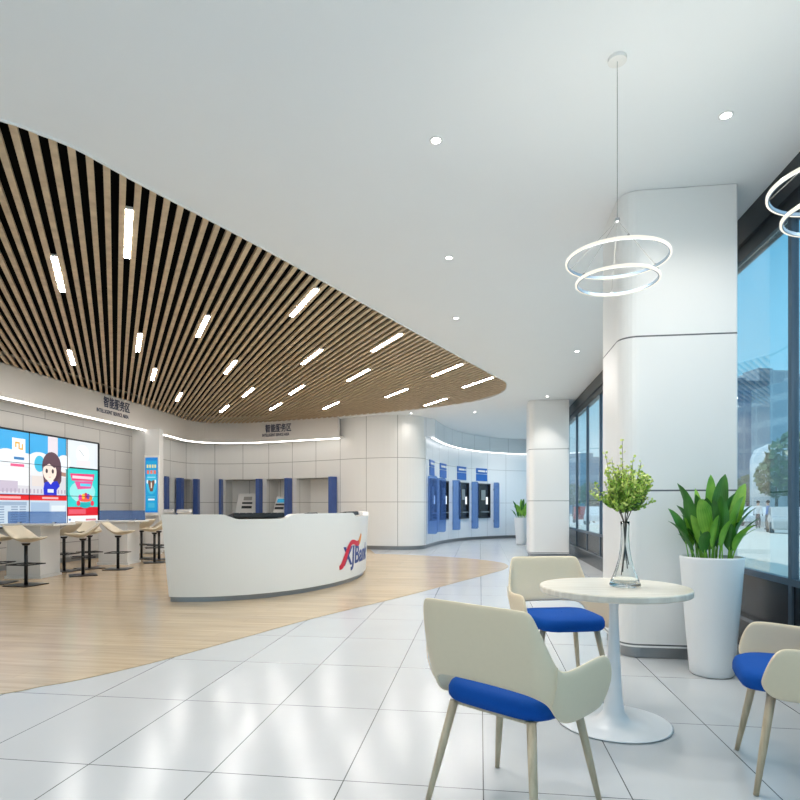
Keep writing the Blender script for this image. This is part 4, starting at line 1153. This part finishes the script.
def car(u, d, rz, col, lab, kind='car'):
    p = P(u, d); t = thing('parked_car', lab, 'car', (p.x, p.y, -.258), rz)
    prof = [(-2.1, .3), (-2.1, .75), (-1.9, .88), (-1.35, .95), (-.8, 1.4), (.6, 1.42), (1.3, .98), (1.95, .85), (2.12, .65), (2.12, .3)]
    n = len(prof); vs = [(x, y, z) for y in (-.85, .85) for x, z in prof]
    cm = pbr('car_paint', col, .25, noise=.02); o = MB().add(vs, [tuple(range(n)), tuple(range(2 * n - 1, n - 1, -1))] + [(i, (i + 1) % n, n + (i + 1) % n, n + i) for i in range(n)]).build('body', cm, t); bevel(o, .08, 2, 20)
    w = MB()
    for s in (-1, 1): w.add([(x, s * .857, z) for x, z in ((-1.1, 1.0), (-.72, 1.32), (.52, 1.34), (1.0, 1.0))], [(0, 1, 2, 3)])
    w.add([(1.29, y, .99) for y in (-.7, .7)] + [(.66, y, 1.39) for y in (.62, -.62)], [(0, 1, 2, 3)]); w = w.build('windows', M['darkpanel'], t); solid(w, .02)
    for x in (-1.3, 1.35):
        for y in (-.82, .82):
            m = MB().lathe([(0, -.1), (.3, -.1), (.33, -.06), (.33, .06), (.3, .1), (0, .1)], n=20).build('wheel', M['black'], t); m.rotation_euler = (PI / 2, 0, 0); m.location = (x, y, .33)
car(789, 30, 1.2, S(196, 190, 186), 'pale grey car parked in the street beside the window mullion')
car(750, 44, 1.4, S(226, 228, 230), 'white car parked in the street left of the pedestrian in blue')
car(741, 52, 1.5, S(170, 44, 52), 'red car parked next to the big column edge')
car(598, 46, 1.3, S(220, 222, 224), 'white car outside the far windows')
car(584, 52, 1.4, S(176, 70, 60), 'red-brown car outside the far windows')
def person(u, d, top, lab, rz=0):
    p = P(u, d); t = thing('person', lab, 'person', (p.x, p.y, -.26), rz)
    J = {'pel': (0, 0, .95, .13), 'che': (0, 0, 1.3, .15), 'nec': (0, 0, 1.47, .06), 'he1': (0, .02, 1.6, .10), 'he2': (0, .02, 1.7, .08),
         'sl': (-.18, 0, 1.38, .065), 'el': (-.24, -.02, 1.12, .05), 'wl': (-.24, .08, .9, .035), 'hl': (-.24, .1, .82, .035), 'sr': (.18, 0, 1.38, .065), 'er': (.24, -.05, 1.12, .05), 'wr': (.25, 0, .88, .035), 'hr': (.25, .02, .8, .035),
         'kl': (-.1, .08, .5, .075), 'al': (-.1, .06, .09, .05), 'tl': (-.1, .2, .04, .04), 'kr': (.1, -.02, .5, .075), 'ar': (.1, -.14, .09, .05), 'tr': (.1, 0.0, .04, .04)}
    E = [('pel', 'che'), ('che', 'nec'), ('nec', 'he1'), ('he1', 'he2'), ('che', 'sl'), ('sl', 'el'), ('el', 'wl'), ('wl', 'hl'), ('che', 'sr'), ('sr', 'er'), ('er', 'wr'), ('wr', 'hr'), ('pel', 'kl'), ('kl', 'al'), ('al', 'tl'), ('pel', 'kr'), ('kr', 'ar'), ('ar', 'tr')]
    ks = list(J); me = bpy.data.meshes.new('body'); me.from_pydata([J[k][:3] for k in ks], [(ks.index(a), ks.index(b)) for a, b in E], [])
    o = bpy.data.objects.new('body', me); COL.objects.link(o); o.parent = t
    o.modifiers.new('skin', 'SKIN')
    for i, k in enumerate(ks): me.skin_vertices[0].data[i].radius = (J[k][3], J[k][3])
    me.skin_vertices[0].data[0].use_root = True
    s = o.modifiers.new('sub', 'SUBSURF'); s.levels = 1; s.render_levels = 1
    m, N, L, b = new_mat('clothes'); tc = N.new('ShaderNodeTexCoord'); sp = N.new('ShaderNodeSeparateXYZ'); L.new(tc.outputs['Object'], sp.inputs[0])
    r = N.new('ShaderNodeValToRGB'); r.color_ramp.interpolation = 'CONSTANT'; k = math_node(N, 'MULTIPLY', None, .5); L.new(sp.outputs[2], k.inputs[0]); L.new(k.outputs[0], r.inputs[0])
    r.color_ramp.elements[0].color = (*S(40, 44, 60), 1); r.color_ramp.elements[1].position = .47; r.color_ramp.elements[1].color = (*top, 1)
    e = r.color_ramp.elements.new(.735); e.color = (*S(205, 165, 140), 1)
    L.new(r.outputs[0], b.inputs['Base Color']); me.materials.append(m)
    MB().lathe([(0, .13), (.06, .115), (.105, .05), (.11, -.01), (.1, -.05)], (0, .0, 1.68), n=14).build('hair', M['void'], t, smooth=True)
person(768, 36, S(40, 116, 190), 'person in a blue top walking in the street outside the big window', 1.0)
person(758, 38, S(214, 214, 216), 'person in a white top behind the one in blue outside the window', -.6)

# ------------------------------------------------------------------ world
wd_ = bpy.data.worlds.new('sky'); bpy.context.scene.world = wd_; wd_.use_nodes = True
N = wd_.node_tree.nodes; L = wd_.node_tree.links; N.clear()
o = N.new('ShaderNodeOutputWorld'); bg = N.new('ShaderNodeBackground'); tc = N.new('ShaderNodeTexCoord'); sp = N.new('ShaderNodeSeparateXYZ')
L.new(tc.outputs['Generated'], sp.inputs[0])
r = N.new('ShaderNodeValToRGB'); L.new(sp.outputs[2], r.inputs[0])
e = r.color_ramp.elements; e[0].position = 0; e[0].color = (*S(206, 224, 234), 1); e[1].position = .75; e[1].color = (*S(150, 205, 235), 1)
x = e.new(.10); x.color = (*S(176, 212, 230), 1); x = e.new(.2); x.color = (*S(132, 200, 232), 1); x = e.new(.38); x.color = (*S(106, 186, 226), 1)
n = N.new('ShaderNodeTexNoise'); n.inputs['Scale'].default_value = 4; n.inputs['Detail'].default_value = 6
mp = N.new('ShaderNodeMapping'); mp.inputs['Scale'].default_value = (1, 1, 3); L.new(tc.outputs['Generated'], mp.inputs[0]); L.new(mp.outputs[0], n.inputs['Vector'])
cr = N.new('ShaderNodeValToRGB'); cr.color_ramp.elements[0].position = .55; cr.color_ramp.elements[1].position = .75; L.new(n.outputs['Fac'], cr.inputs[0])
mk = math_node(N, 'MULTIPLY', None, .5); L.new(cr.outputs[0], mk.inputs[0])
mx = N.new('ShaderNodeMix'); mx.data_type = 'RGBA'; mx.inputs['B'].default_value = (*S(236, 242, 246), 1)
L.new(mk.outputs[0], mx.inputs['Factor']); L.new(r.outputs[0], mx.inputs['A']); L.new(mx.outputs['Result'], bg.inputs[0])
bg.inputs[1].default_value = 1.1; L.new(bg.outputs[0], o.inputs[0])

sl_ = bpy.data.lights.new('sun', 'SUN'); sl_.energy = 2.2; sl_.angle = .01; sl_.color = (1, .96, .9)
so_ = bpy.data.objects.new('sun', sl_); COL.objects.link(so_); so_.rotation_euler = Vector((.72, -.12, -.68)).to_track_quat('-Z', 'Y').to_euler()
# ------------------------------------------------------------------ camera and view
cam = bpy.data.cameras.new('camera'); co = bpy.data.objects.new('camera', cam); COL.objects.link(co)
cam.sensor_width = 36; cam.sensor_fit = 'HORIZONTAL'; cam.lens = 36 * FX / 800; cam.shift_y = (HOR - 400) / 800; cam.clip_end = 600; cam.clip_start = .05
co.location = (0, 0, EYE); co.rotation_euler = (PI / 2, 0, TH)
sc = bpy.context.scene; sc.camera = co
sc.view_settings.view_transform = 'Standard'; sc.view_settings.look = 'None'; sc.view_settings.gamma = 1; sc.view_settings.exposure = 0.56; sc.view_settings.use_curve_mapping = False
sc.cycles.max_bounces = 10; sc.cycles.diffuse_bounces = 5; sc.cycles.transparent_max_bounces = 16; sc.cycles.sample_clamp_indirect = 6
